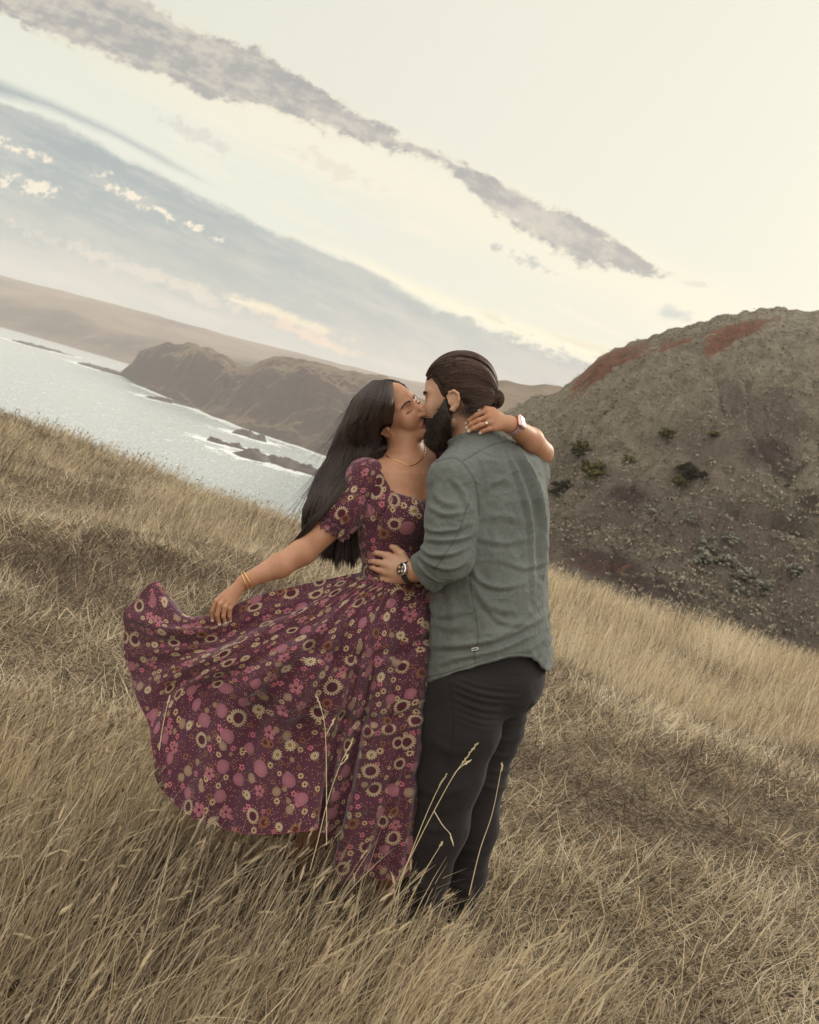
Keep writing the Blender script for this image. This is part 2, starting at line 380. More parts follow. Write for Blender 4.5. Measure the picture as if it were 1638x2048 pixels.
# low hills behind the man's neck
sa, se = skyline([(740, 880), (800, 850), (860, 812), (930, 776), (985, 762), (1012, 760), (1040, 768), (1065, 771), (1090, 768), (1120, 772), (1200, 800), (1300, 830)])
az = np.linspace(azel(742, 878)[0], 12, 140); cr = 420 + 0 * az; br = 200 + 0 * az
lh_mat = land_mat('distant_hill_grass', [(130, 114, 96), (114, 100, 84), (102, 88, 76), (88, 78, 66)], .03, .5, .8, 2.)
V, o = land('distant_hill', az, br, -20., cr, HC + cr * np.tan(np.radians(np.interp(az, sa, se))), 120, lambda t: .85 * t + .15 * t ** 2, lambda x, y, z, t: 4 * sstep(1 - t, .03, .5) * fbm2(x * .03, y * .02, 4, 71), mat=lh_mat, label='tan hill beyond the gully behind the couple')
slope_attr(o, V, V.shape[1], len(az), .8)
# big hillside on the right
sa, se = skyline([(600, 1060), (760, 1010), (900, 905), (960, 860), (1015, 820), (1060, 797), (1120, 782), (1150, 757), (1175, 735), (1200, 713), (1240, 693), (1300, 672), (1350, 655), (1400, 643), (1450, 631), (1500, 622), (1560, 617), (1600, 618), (1638, 624), (1750, 650), (1950, 720)])
HAZ = np.linspace(-3, 34, 620)
HBR = np.interp(HAZ, [-3, 5, 12, 34], [66, 52, 44, 42]); HCR = np.interp(HAZ, [-3, 3, 6, 10, 34], [150, 150, 140, 128, 120])
HCZ = HC + HCR * np.tan(np.radians(np.interp(HAZ, sa, se))) + .25 * fbm2(HAZ * 3, HAZ * 0, 4, 28)
def hill_rough(x, y, z, t):
    g = 3.6 * fbm2(x * .06, y * .045, 4, 81) + 1.5 * np.abs(fbm2(x * .16 + y * .05, y * .07, 3, 83)) * 1.6 - 2.2 * np.exp(-((x - 22 - (y - 60) * .18) / 3.4) ** 2) * sstep(t, .75, .2)
    tus = .75 * np.abs(fbm2(x * .9, y * .9, 3, 91)) + .8 * fbm2(x * .35, y * .35, 3, 92)
    return (g + tus * .7) * sstep(1 - t, .04, .5) + tus * .3
def hill_mat():
    m, t, b = material('hillside_scrub', .95, .1)
    c = t.coord(); x, y, z = t.sep(c)
    n = t.noise(c, .07, 5., .6, .5); n2 = t.noise(c, .6, 6., .65); n3 = t.noise(c, 4.5, 5., .7); al = t.attr('alt')
    col = t.mix(t.ss(n2, .35, .65), lin(172, 160, 138), lin(148, 136, 116))
    col = t.mix(t.ss(al + (n - .5) * 2.4, .62, .22), col, lin(130, 115, 102))
    col = t.mix(t.ss(n, .54, .64) * .5, col, lin(106, 90, 82)); col = t.mix(t.ss(t.attr('mauve') + (n2 - .5) * .8, .3, .8) * .8, col, lin(84, 66, 62))
    red = t.ss(t.attr('red') + (n2 - .5) * 2.2 + (n3 - .5) * .8, .36, .8)
    col = t.mix(red, col, t.mix(t.ss(n3 * .5 + n2 * .5, .4, .62), lin(112, 80, 66), lin(164, 114, 86)))
    col = t.mix(t.ss(n3, .52, .75) * .6, col, lin(58, 50, 42))
    col = t.mix(t.ss(n3, .46, .25) * .5, col, lin(158, 148, 120))
    t.put(b.inputs['Base Color'], col); col = t.mix(t.ss(t.noise(c, 9., 4., .7), .5, .7) * .45, col, lin(70, 60, 52)); t.put(b.inputs['Base Color'], col); t.put(b.inputs['Normal'], t.bump(n3 * .6 + n2 * .4, 1., 1.2)); return m
HV, hill = land('hill', HAZ, HBR, -13., HCR, HCZ, 60, lambda t: .80 * t + .20 * sstep(t, -.2, 1.) + .06 * np.sin(t * math.pi), hill_rough, nt=420, mat=hill_mat(), label='tall scrubby hillside with exposed red earth below its crest')
# exposed-earth weights follow where the photo shows bare red soil: under the crest
dd = HV - EYE; dZ = dd @ FW; hu = dd @ RT / dZ * FPX + 819; hv = 1024 - dd @ UP / dZ * FPX
def pblob(u, v, a, b, ang):
    du, dv = hu - u, hv - v; c_, s_ = math.cos(rad(ang)), math.sin(rad(ang))
    return np.exp(-((du * c_ + dv * s_) / a) ** 2 - ((dv * c_ - du * s_) / b) ** 2)
redw = pblob(1245, 712, 60, 18, -24) + pblob(1180, 755, 60, 22, -38) + pblob(1480, 660, 75, 17, -14) + pblob(1440, 690, 45, 15, -30) + .8 * pblob(1345, 690, 50, 9, -18) + .5 * pblob(1200, 1130, 90, 30, 12)
mauvew = pblob(1545, 915, 80, 45, 20) + pblob(1200, 1120, 90, 28, 12) + pblob(1260, 990, 45, 22, 10) + 1.2 * pblob(1560, 1048, 110, 14, 14) + pblob(1330, 1180, 120, 22, 16) + .7 * pblob(1620, 1010, 60, 40, 0)  # mauve earth patches, plus the hollow's shade painted along its carved ledge
HV[..., 2] -= 2.6 * pblob(1560, 1040, 95, 12, 14) + 1.2 * pblob(1610, 850, 50, 7, 6) + 1.0 * pblob(1370, 945, 30, 10, -30)
hill.data.vertices.foreach_set('co', HV.astype(np.float32).ravel()); hill.data.update()
altw = np.clip((HV[..., 2] + 13) / (HCZ[:, None] + 13), 0, 1)
for nm, ar in (('red', redw), ('alt', altw), ('mauve', mauvew)):
    at = hill.data.attributes.new(nm, 'FLOAT', 'POINT'); at.data.foreach_set('value', ar.astype(np.float32).ravel())

# reefs: low dark rock shelves in the sea
reef_mat = simple('wet_reef_rock', lin(84, 72, 66), .7, .4, .3, .4, 1.)
REEFS = []
def reef(name, pix, wpx, label, h=1.6, seed=1):
    P = []
    for u, v in pix:
        d = ray(u, v); t = (ZSEA - HC) / d[2]; P.append(EYE + d * t)
    P = np.array(P); n = 70; s = np.linspace(0, 1, n)
    L = np.concatenate([[0], np.cumsum(np.linalg.norm(np.diff(P, axis=0), axis=1))]); L /= L[-1]
    C = np.stack([np.interp(s, L, P[:, k]) for k in range(3)], 1)
    sc = np.linalg.norm(P.mean(0) - EYE) / FPX
    tg = np.gradient(C, axis=0); tg[:, 2] = 0; tg /= np.linalg.norm(tg, axis=1, keepdims=True); nr_ = np.stack([-tg[:, 1], tg[:, 0], 0 * tg[:, 0]], 1)
    m_ = 26; c = np.linspace(-1, 1, m_)
    fo = np.linalg.norm(P.mean(0) - EYE) / 40
    wd = wpx * sc * fo * .33 * np.interp(s, [0, .15, .5, .85, 1], [.15, .8, 1, .8, .15]) * (1 + .45 * fbm2(s * 7, s * 0, 3, seed))
    V = C[:, None] + nr_[:, None] * c[None, :, None] * wd[:, None, None]
    V[..., 2] = ZSEA - .9 + (h + .9) * (1 - c[None] ** 2) ** .8 * np.interp(s, [0, .1, .9, 1], [.2, 1, 1, .2])[:, None] * (1 + .7 * fbm2(V[..., 0] * .25, V[..., 1] * .15, 4, seed + 5))
    o0 = C.mean(0)
    o = build_mesh(name, V.reshape(-1, 3), grid_faces(n, m_), reef_mat, origin=o0)
    tag(o, label, 'rocks', 'dark rock shelves in the bay'); REEFS.append(V.reshape(-1, 3)[::7, :2]); return o
reef('rock_reef', [(462, 905), (500, 916), (540, 924), (585, 935), (640, 950), (700, 972)], 16, 'long dark rock reef running out from behind the woman\'s hair', 2.4, 3)
reef('rock_reef', [(412, 880), (440, 886), (475, 895), (500, 903)], 5, 'thin dark ledge just above the long reef\'s outer end', 1.1, 4)
reef('rock_reef', [(468, 866), (490, 871), (515, 880), (532, 885)], 7, 'short oval rock standing alone between headland and long reef', 2.2, 5)
reef('rock_reef', [(300, 797), (330, 801), (360, 808), (400, 818), (440, 832)], 5, 'narrow broken ledge lying off the first hump\'s foot', 1.2, 6)
reef('rock_reef', [(160, 729), (190, 736), (225, 745), (262, 757)], 6, 'pointed rock shelf at the headland\'s seaward tip', 1.6, 7)
reef('rock_reef', [(36, 685), (52, 689), (70, 693), (82, 697)], 4, 'small dark rock furthest to the left in the bay', 1.6, 8)
reef('rock_reef', [(98, 699), (107, 702), (118, 706)], 3, 'tiny rock speck beside the leftmost rock', 1.2, 9)
reef('rock_reef', [(552, 871), (570, 878), (600, 889), (640, 904)], 6, 'low wet ledge along the second hump\'s shoreline', 1.2, 10)
V, F = polar(WRS, WAZ, wz)
rp = np.concatenate(REEFS); sh = np.stack([br_ * np.array([math.sin(a_), math.cos(a_)]) for br_, a_ in zip(np.interp(np.linspace(-15, 0, 160), [a for a, r in wz_], [r for a, r in wz_]), np.radians(np.linspace(-15, 0, 160)))])
allp = np.concatenate([rp[::2], sh]); fo = np.zeros(len(V)); near = np.where(np.hypot(V[:, 0], V[:, 1]) < 1500)[0]
for ch in np.array_split(near, 40):
    dm = np.sqrt(((V[ch, None, :2] - allp[None]) ** 2).sum(-1)).min(1); fo[ch] = np.exp(-dm / 9.)
sea = build_mesh('water', V, F[:, ::1], water_mat(), attrs={'foam': fo}); tag(sea, 'pale silvery sea in the bay', kind='structure')
# haze: one closed box of thin even air
def haze():
    x0, x1, y0, y1, z0, z1 = -2500, 2500, -300, 4200, -50, 150
    c = [(x, y, z) for x in (x0, x1) for y in (y0, y1) for z in (z0, z1)]
    F = [(0, 1, 3, 2), (4, 6, 7, 5), (0, 4, 5, 1), (2, 3, 7, 6), (0, 2, 6, 4), (1, 5, 7, 3)]
    m = bpy.data.materials.new('haze_air'); m.use_nodes = True; nt = m.node_tree; nt.nodes.remove(nt.nodes['Principled BSDF'])
    v = nt.nodes.new('ShaderNodeVolumePrincipled'); v.inputs['Density'].default_value = .00024; v.inputs['Color'].default_value = (.93, .90, .87, 1); v.inputs['Anisotropy'].default_value = .2
    nt.links.new(v.outputs[0], nt.nodes['Material Output'].inputs['Volume'])
    o = build_mesh('haze', c, F, m, smooth=False); tag(o, 'thin pale coastal haze', kind='stuff')
haze()
# ------------------------------------------------------------------ scrub on the right hillside
def hill_point(u, v):
    """world point of the hill seen in that direction"""
    d = np.hypot(hu - u, hv - v); d = np.where(dZ > 20, d, 1e9); i = np.unravel_index(np.argmin(d + (dZ > 0) * dZ * .02), d.shape); return HV[i]
def scrub_mat():
    m, t, b = material('scrub_tussock', .95, .1); tint = t.attr('tint'); col = t.ramp(tint, [(0., lin(90, 78, 66)), (.4, lin(140, 127, 106)), (.7, lin(148, 136, 116)), (1., lin(152, 141, 121))]); t.put(b.inputs['Base Color'], col); return m
def tufts(C, size, nb, tint, squash=.7):
    """clumps of small leaf blades at points C"""
    n = len(C); dv = RNG.normal(0, 1, (n, nb, 3)); dv[..., 2] = np.abs(dv[..., 2]) * .9 + .1; dv /= np.linalg.norm(dv, axis=-1, keepdims=True); rr = (RNG.random((n, nb)) ** .4)
    c = C[:, None] + dv * (rr * size[:, None])[..., None] * np.array([1, 1, squash]); a = RNG.normal(0, 1, (n, nb, 3)); a /= np.linalg.norm(a, axis=-1, keepdims=True); b_ = np.cross(a, dv); b_ /= np.linalg.norm(b_, axis=-1, keepdims=True) + 1e-9
    s = (size[:, None] * RNG.uniform(.12, .3, (n, nb)))[..., None]; V = np.stack([c - a * s - b_ * s * .5, c + a * s * .3 - b_ * s, c + a * s + b_ * s * .5, c - a * s * .3 + b_ * s], 2).reshape(-1, 3)
    F = np.arange(len(V)).reshape(-1, 4); tt = np.clip(np.repeat(tint, nb) + RNG.normal(0, .12, n * nb), 0, 1); return V, F, np.repeat(tt, 4)
nh = 85000; ia = RNG.integers(30, len(HAZ) - 1, nh); ir = (RNG.random(nh) * 418).astype(int); C = HV[ia, ir] + RNG.normal(0, .15, (nh, 3)) * np.array([1, 1, 0])
al = altw[ia, ir]; rw = redw[ia, ir]; k = (RNG.random(nh) < np.clip(.75 + .5 * fbm2(C[:, 0] * .12, C[:, 1] * .1, 3, 201) - rw - .5 * mauvew[ia, ir], .05, 1)); C, al = C[k], al[k]; dist = np.hypot(C[:, 0], C[:, 1])
sz = RNG.uniform(.10, .28, len(C)) * (.75 + .8 * (1 - al)); C[:, 2] -= .05 * al; tint = np.clip(.45 + .28 * fbm2(C[:, 0] * .2, C[:, 1] * .2, 3, 211) + RNG.normal(0, .26, len(C)), 0, 1)
tint = np.clip(tint - .16 * (1 - al), 0, 1); V, F, tt = tufts(C, sz, 9, tint); o = build_mesh('scrub', V, F, scrub_mat(), attrs={'tint': tt}, smooth=False); tag(o, 'grey tan tussocks covering the hillside', kind='stuff')
def bush_mat(name, a, b__):
    m, t, b = material(name, .9, .15); t.put(b.inputs['Base Color'], t.mix(t.attr('tint'), lin(*a), lin(*b__))); return m
GREENB, SILVERB, DARKB = bush_mat('green_leaves', (60, 56, 30), (120, 110, 60)), bush_mat('silver_leaves', (100, 96, 80), (158, 153, 134)), bush_mat('dark_leaves', (34, 32, 22), (70, 66, 42))
WOOD = simple('shrub_wood', lin(72, 58, 46), .9, .1, .2, 20.)
def shrub(u, v, wpx, hpx, mat, label, grp):
    p = hill_point(u, v); d = np.linalg.norm(p - EYE); s = wpx / FPX * d; n = 46; g = RNG.normal(0, 1, (n, 3)); g /= np.linalg.norm(g, axis=1, keepdims=True); g *= RNG.random((n, 1)) ** .45; C = p + g * np.array([s, s, s * hpx / wpx]) * (1 + .25 * RNG.normal(0, 1, (n, 1))); C[:, 2] += s * hpx / wpx * .55
    e = empty('shrub', p); tag(e, label, 'shrub', grp); V, F, tt = tufts(C, np.full(n, s * .32), 70, .45 + .3 * RNG.normal(0, 1, n), .9); o = build_mesh('foliage', V, F, mat, origin=p, parent=e, attrs={'tint': tt}, smooth=False); o.location = (0, 0, 0)
    st = []
    for i in range(6): q = np.stack([p, p + (C[i * 5] - p) * .5 + np.array([0, 0, -.05]), C[i * 5]]); st.append(tubes(q[None], np.array([[s * .06, s * .04, s * .015]]), 5))
    V, F = join(st); o = build_mesh('stem', V, F, WOOD, origin=p, parent=e); o.location = (0, 0, 0)
G1_ = 'green shrubs on the hillside'
shrub(1160, 910, 20, 15, GREENB, 'bright green shrub to the right of the woman\'s elbow', G1_)
shrub(1102, 918, 15, 15, DARKB, 'dark green shrub peeking out right beside the elbow', G1_)
shrub(1340, 877, 22, 8, GREENB, 'low yellow green shrub patch high on the middle slope', G1_)
shrub(1432, 873, 12, 5, GREENB, 'small yellow green shrub right of the high patch', G1_)
shrub(1258, 922, 13, 8, GREENB, 'small green shrub between the elbow and the dark hollow', G1_)
shrub(1385, 948, 26, 18, DARKB, 'big dark rounded shrub in the middle of the slope', G1_)
shrub(1362, 968, 16, 8, GREENB, 'green fringe shrub at the dark round shrub\'s foot', G1_)
shrub(1185, 950, 26, 16, GREENB, 'olive shrub just below the bright green one', G1_)
shrub(1125, 985, 24, 20, DARKB, 'large dull olive shrub beside the man\'s shoulder', G1_)
G2_ = 'silver grey bushes low on the slope'
for u, v, w_, lb in ((1420, 1098, 20, 'pale silver bush highest of the lower cluster'), (1460, 1082, 16, 'silver bush right of the topmost silver bush'), (1410, 1130, 22, 'wide silver bush in the middle of the lower cluster'), (1452, 1128, 18, 'silver bush right of the wide middle one'),
                     (1482, 1160, 20, 'silver bush low and right in the cluster'), (1380, 1048, 14, 'small silver bush standing above the cluster'), (1310, 1030, 12, 'small pale bush left of the cluster near purple soil'), (1300, 1105, 14, 'lone silver bush above the golden grass'),
                     (1480, 1190, 16, 'silver bush nearest the grass brow'), (1590, 1150, 18, 'silver bush farthest right below the cave hollow'), (1530, 1175, 16, 'silver bush between cluster and the far right bush')): shrub(u, v, w_, w_ * .75, SILVERB, lb, G2_)
# ------------------------------------------------------------------ figure toolkit: signed distance fields -> one continuous skin
DC = 3.2
def K(u, v, w=0.):
    d = DC - w; return np.array([(u - 819) * d / FPX, (1024 - v) * d / FPX, w])
def px(r, w=0.): return r * (DC - w) / FPX
def toW(P): P = np.asarray(P, float); return EYE + P[..., 0:1] * RT + P[..., 1:2] * UP + (DC - P[..., 2:3]) * FW
def nrm(v): v = np.asarray(v, float); return v / np.linalg.norm(v)
def capsule(a, b, ra, rb=None):
    a, b = np.asarray(a, float), np.asarray(b, float); rb = ra if rb is None else rb; ba = b - a; L2 = ba @ ba + 1e-12
    def f(P):
        h = np.clip((P - a) @ ba / L2, 0, 1); return np.linalg.norm(P - a - h[:, None] * ba, axis=1) - (ra + (rb - ra) * h)
    return f
def ell(c, r, R=None):
    c, r = np.asarray(c, float), np.asarray(r, float)
    def f(P):
        q = P - c
        if R is not None: q = q @ R
        k0 = np.linalg.norm(q / r, axis=1); k1 = np.linalg.norm(q / r ** 2, axis=1) + 1e-9
        return k0 * (k0 - 1) / k1
    return f
def bounded(fn, c, r, m=.05):
    c = np.asarray(c, float)
    def f(P):
        d = np.linalg.norm(P - c, axis=1) - r; k = d < m; out = np.maximum(d, .02)
        if k.any(): out[k] = fn(P[k])
        return out
    return f
def bchain(fn, pts, pad):
    P = np.array(pts); c = (P.min(0) + P.max(0)) / 2; return bounded(fn, c, np.linalg.norm(P - c, axis=1).max() + pad)
def smin(a, b, k):
    h = np.clip(.5 + .5 * (b - a) / k, 0, 1); return b + (a - b) * h - k * h * (1 - h)
def smax(a, b, k): return -smin(-a, -b, k)
def union(fs, k):
    def f(P):
        d = fs[0](P)
        for g in fs[1:]: d = smin(d, g(P), k)
        return d
    return f
def chain(pts, rs, k=.004): return union([capsule(pts[i], pts[i + 1], rs[i], rs[i + 1]) for i in range(len(pts) - 1)], k) if len(pts) > 2 else capsule(pts[0], pts[1], rs[0], rs[1])
def loft(C, A, B, a, b):
    """elliptic cross sections (half sizes a, b along A and B) along the polyline C (ordered downward)"""
    C = np.array(C); a, b = np.array(a), np.array(b); n = len(C); ax = nrm(C[-1] - C[0]); s = (C - C[0]) @ ax
    def f(P):
        t = (P - C[0]) @ ax; tc = np.clip(t, s[0], s[-1])
        c = np.stack([np.interp(tc, s, C[:, k]) for k in range(3)], 1); q = P - c
        aa, bb = np.interp(tc, s, a), np.interp(tc, s, b); x, y = q @ A, q @ B; z = np.abs(t - tc)
        k0 = np.sqrt((x / aa) ** 2 + (y / bb) ** 2); k1 = np.sqrt((x / aa ** 2) ** 2 + (y / bb ** 2) ** 2) + 1e-9
        d = k0 * (k0 - 1) / k1; d = np.where(k0 < .05, -np.minimum(aa, bb), d)
        return np.where(z > 0, np.hypot(np.maximum(d, 0), z) + np.minimum(d, 0) * (z < 1e-9), d)
    return f
def uv_of(P): d = DC - P[:, 2]; return P[:, 0] / d * FPX + 819, 1024 - P[:, 1] / d * FPX
def below(pts):   # signed distance-like: negative on the lower side of a traced edge
    q = np.array(pts, float)
    def f(P):
        u, v = uv_of(P); e = np.interp(u, q[:, 0], q[:, 1]); sl = np.gradient(q[:, 1], q[:, 0]); g = np.interp(u, q[:, 0], sl)
        return (e - v) / np.sqrt(1 + g * g) * .00145
    return f
def halfspace(p, n):
    p, n = np.asarray(p), nrm(n); return lambda P: (P - p) @ n
def mesh_sdf(fn, lo, hi, h, B=8):
    lo, hi = np.asarray(lo, float), np.asarray(hi, float); nb = np.ceil((hi - lo) / (B * h)).astype(int)
    I = np.stack(np.meshgrid(*[np.arange(n) for n in nb], indexing='ij'), -1).reshape(-1, 3)
    d = fn(lo + (I + .5) * B * h); I = I[np.abs(d) < B * h * 1.25]
    g = np.stack(np.meshgrid(*[np.arange(B + 1)] * 3, indexing='ij'), -1).reshape(-1, 3)
    vals = np.empty((len(I), B + 1, B + 1, B + 1), np.float32)
    for s in range(0, len(I), 300):
        q = (I[s:s + 300, None] * B + g[None]).reshape(-1, 3); vals[s:s + 300] = fn(lo + q * h).reshape(-1, B + 1, B + 1, B + 1)
    S = vals < 0; c = sum(S[:, i:B + i, j:B + j, k:B + k].astype(np.int8) for i in (0, 1) for j in (0, 1) for k in (0, 1))
    ci = np.argwhere((c > 0) & (c < 8)); b = ci[:, 0]; L = ci[:, 1:]
    acc = np.zeros((len(ci), 3)); cnt = np.zeros(len(ci))
    for ax in range(3):
        o1, o2 = [q for q in range(3) if q != ax]
        for e1 in (0, 1):
            for e2 in (0, 1):
                p0 = np.zeros(3, int); p0[o1] = e1; p0[o2] = e2; p1 = p0.copy(); p1[ax] = 1
                v0 = vals[b, L[:, 0] + p0[0], L[:, 1] + p0[1], L[:, 2] + p0[2]]; v1 = vals[b, L[:, 0] + p1[0], L[:, 1] + p1[1], L[:, 2] + p1[2]]
                m = (v0 < 0) != (v1 < 0); t = np.where(m, v0 / np.where(m, v0 - v1, 1), 0)
                pt = np.tile(p0.astype(float), (len(ci), 1)); pt[:, ax] = t; acc += pt * m[:, None]; cnt += m
    G = I[b] * B + L; V = lo + (G + acc / cnt[:, None]) * h
    N = nb * B + 2; key = (G[:, 0] * N[1] + G[:, 1]) * N[2] + G[:, 2]; od = np.argsort(key); ks = key[od]
    F = []
    for ax in range(3):
        o1, o2 = (ax + 1) % 3, (ax + 2) % 3
        sl = [slice(None), slice(0, B), slice(0, B), slice(0, B)]; sl2 = list(sl); sl2[ax + 1] = slice(1, B + 1)
        A_, B_ = S[tuple(sl)], S[tuple(sl2)]; e = np.argwhere(A_ != B_); flip = A_[tuple(e.T)]
        g0 = I[e[:, 0]] * B + e[:, 1:]; ids = []
        ok = np.ones(len(e), bool)
        for d1, d2 in ((0, 0), (-1, 0), (-1, -1), (0, -1)):
            q = g0.copy(); q[:, o1] += d1; q[:, o2] += d2; kk = (q[:, 0] * N[1] + q[:, 1]) * N[2] + q[:, 2]
            p = np.clip(np.searchsorted(ks, kk), 0, len(ks) - 1); ok &= ks[p] == kk; ids.append(od[p])
        f = np.stack(ids, 1)[ok]; fl = flip[ok]; f[~fl] = f[~fl][:, ::-1]; F.append(f)
    return V, np.concatenate(F)
def normals(V, F):
    n = np.cross(V[F[:, 2]] - V[F[:, 0]], V[F[:, 3]] - V[F[:, 1]]); N = np.zeros_like(V)
    for k in range(4): np.add.at(N, F[:, k], n)
    return N / (np.linalg.norm(N, axis=1, keepdims=True) + 1e-12)
def smooth(V, F, it=2, lam=.5):
    E = np.concatenate([F[:, [0, 1]], F[:, [1, 2]], F[:, [2, 3]], F[:, [3, 0]]]); deg = np.bincount(E.ravel(), minlength=len(V)).astype(float)[:, None]
    for _ in range(it):
        A = np.zeros_like(V); np.add.at(A, E[:, 0], V[E[:, 1]]); np.add.at(A, E[:, 1], V[E[:, 0]]); V = V + lam * (A / np.maximum(deg, 1) - V)
    return V
def snap(P, fn, off=0., it=4):
    P = np.array(P, float); e = .0008
    for _ in range(it):
        d = fn(P) - off; g = np.stack([fn(P + e * np.eye(3)[k]) - fn(P - e * np.eye(3)[k]) for k in range(3)], 1) / (2 * e)
        g /= np.linalg.norm(g, axis=1, keepdims=True) + 1e-9; P = P - g * d[:, None]
    return P, g
def spline(P, n, closed=False):
    """Catmull-Rom through P [m,k] sampled n times"""
    P = np.asarray(P, float); m = len(P)
    if closed: t = np.arange(n) / n * m; i = np.floor(t).astype(int); f = (t - i)[:, None]; g = lambda k: P[(i + k) % m]
    else: t = np.linspace(0, m - 1, n); i = np.minimum(np.floor(t).astype(int), m - 2); f = (t - i)[:, None]; g = lambda k: np.where(((i + k) < 0)[:, None], 2 * P[0] - P[1], np.where(((i + k) > m - 1)[:, None], 2 * P[-1] - P[-2], P[np.clip(i + k, 0, m - 1)]))
    a, b, c, d = g(-1), g(0), g(1), g(2)
    return .5 * (2 * b + (c - a) * f + (2 * a - 5 * b + 4 * c - d) * f ** 2 + (3 * b - a - 3 * c + d) * f ** 3)
def largest(V, F):
    p = np.arange(len(V))
    E = np.concatenate([F[:, [0, 1]], F[:, [1, 2]], F[:, [2, 3]]])
    while True:
        q = p.copy(); np.minimum.at(q, E[:, 0], p[E[:, 1]]); np.minimum.at(q, E[:, 1], q[E[:, 0]]); q = q[q]
        if (q == p).all(): break
        p = q
    ids, c = np.unique(p, return_counts=True); keep = p == ids[c.argmax()]; m = np.cumsum(keep) - 1; return V[keep], m[F[keep[F[:, 0]]]]
class Person:
    def __init__(s, label, foot):
        s.o = empty('person', foot); tag(s.o, label, 'person'); s.at = np.array(foot)
    def part(s, name, V, F, mat, parent=None, cam_space=True, **kw):
        V = toW(V) if cam_space else V
        o = build_mesh(name, V, F, mat, origin=s.at, parent=parent or s.o, **kw); o.location = (0, 0, 0); return o

# head in its own frame: x to its left, y up, z forward, origin between the ears
def head_sdf(s=1., fem=False):
    nose_t = (0, -.022, .116); jw = .046 if fem else .054; jy = -.052 if fem else -.056
    core = [ell((0, .048, -.007), (.074, .086, .093)), ell((0, -.004, .040), (.060, .080, .062)),
            capsule((0, .062, .064), (0, .078, .052), .030, .034)]
    jaw = [capsule((sx * jw, jy, .008), (sx * .013, -.090, .078), .019, .017) for sx in (1, -1)] + [ell((0, -.089, .084), (.019, .016, .015))]
    chk = [ell((sx * .037, -.016, .066), (.025, .026, .024)) for sx in (1, -1)]
    brow = [capsule((sx * .008, .034, .090), (sx * .042, .036, .070), .009, .010) for sx in (1, -1)]
    lids = [ell((sx * .031, .013, .0735), (.0155, .0115, .0145)) for sx in (1, -1)]
    nose = [capsule((0, .022, .090), nose_t, .0075, .0105 if not fem else .0092)]
    wing = [ell((sx * .0115, -.027, .104), (.0085, .0075, .0105)) for sx in (1, -1)]
    lips = [capsule((sx * .021, -.0545, .0845), (sx * .004, -.0505, .0985), .0042, .0062) for sx in (1, -1)] + [capsule((sx * .019, -.057, .085), (0, -.0615, .0965), .0045, .0072) for sx in (1, -1)]
    mouth = capsule((-.024, -.0562, .094), (.024, -.0562, .094), .0016)
    def f(P):
        q = P / s
        d = union(core, .03)(q); d = smin(d, union(jaw, .02)(q), .025); d = smin(d, union(chk, .01)(q), .022)
        d = smin(d, union(brow, .01)(q), .012)
        for sx in (1, -1): d = smax(d, -ell((sx * .032, .014, .100), (.020, .0135, .017))(q), .012)
        for l in lids: d = smin(d, l(q), .004)
        d = smax(d, -capsule((-.044, .0085, .0835), (-.018, .0085, .0890), .0010)(q), .0025); d = smax(d, -capsule((.044, .0085, .0835), (.018, .0085, .0890), .0010)(q), .0025)
        d = smin(d, nose[0](q), .010); d = smin(d, union(wing, .004)(q), .006)
        d = smin(d, union(lips, .004)(q), .007); d = smax(d, -mouth(q), .004)
        return d * s
    def ear(sx):
        pts = [(0, -.006, .012), (0, .014, .016), (.004, .027, .008), (.008, .030, -.006), (.011, .020, -.019), (.010, .002, -.021), (.006, -.016, -.012), (.003, -.027, .000), (.001, -.026, .008)]
        T_ = lambda p: (sx * (.0745 + p[0] * 1.05), p[1] * .92 + .001, p[2] * .95 - .004)
        P_ = [T_(p) for p in pts]; rr = [.003, .0042, .0045, .0045, .0045, .0042, .005, .0068, .005]
        rim = chain(P_, rr, .003); bowl = ell(T_((.0015, .003, -.004)), (.0062, .0265, .0175)); trag = ell(T_((.003, -.004, .011)), (.004, .006, .004))
        anti = chain([T_(p) for p in ((.005, .018, -.004), (.006, .006, -.011), (.005, -.008, -.006))], [.003, .0034, .003], .002)
        return lambda P: union([rim, bowl, trag, anti], .0035)(P / s) * s
    return f, ear
def frame(L, U):
    L = nrm(L); Fv = nrm(np.cross(L, nrm(U))); U2 = np.cross(Fv, L); return np.stack([L, U2, Fv], 1)      # columns: left, up, forward
def hand_sdf(wrist, kn, fingers, thumb, rp=.015, rf=.0068, wr=None):
    palm = [capsule(wrist if wr is None else wr[i], k_, rp, rp * .72) for i, k_ in enumerate(kn)]
    fs = [chain(f_, [rf * 1.22, rf * 1.08, rf * .98, rf * .82][:len(f_)], .003) for f_ in fingers]; th = chain(thumb, [rp * .95, rf * 1.5, rf * 1.25, rf][-len(thumb):] if len(thumb) < 5 else None, .005)
    def f(P):
        d = union(palm, .012)(P)
        fd = fs[0](P)
        for g in fs[1:]: fd = smin(fd, g(P), .0012)
        return smin(smin(d, fd, .006), th(P), .008)
    return f

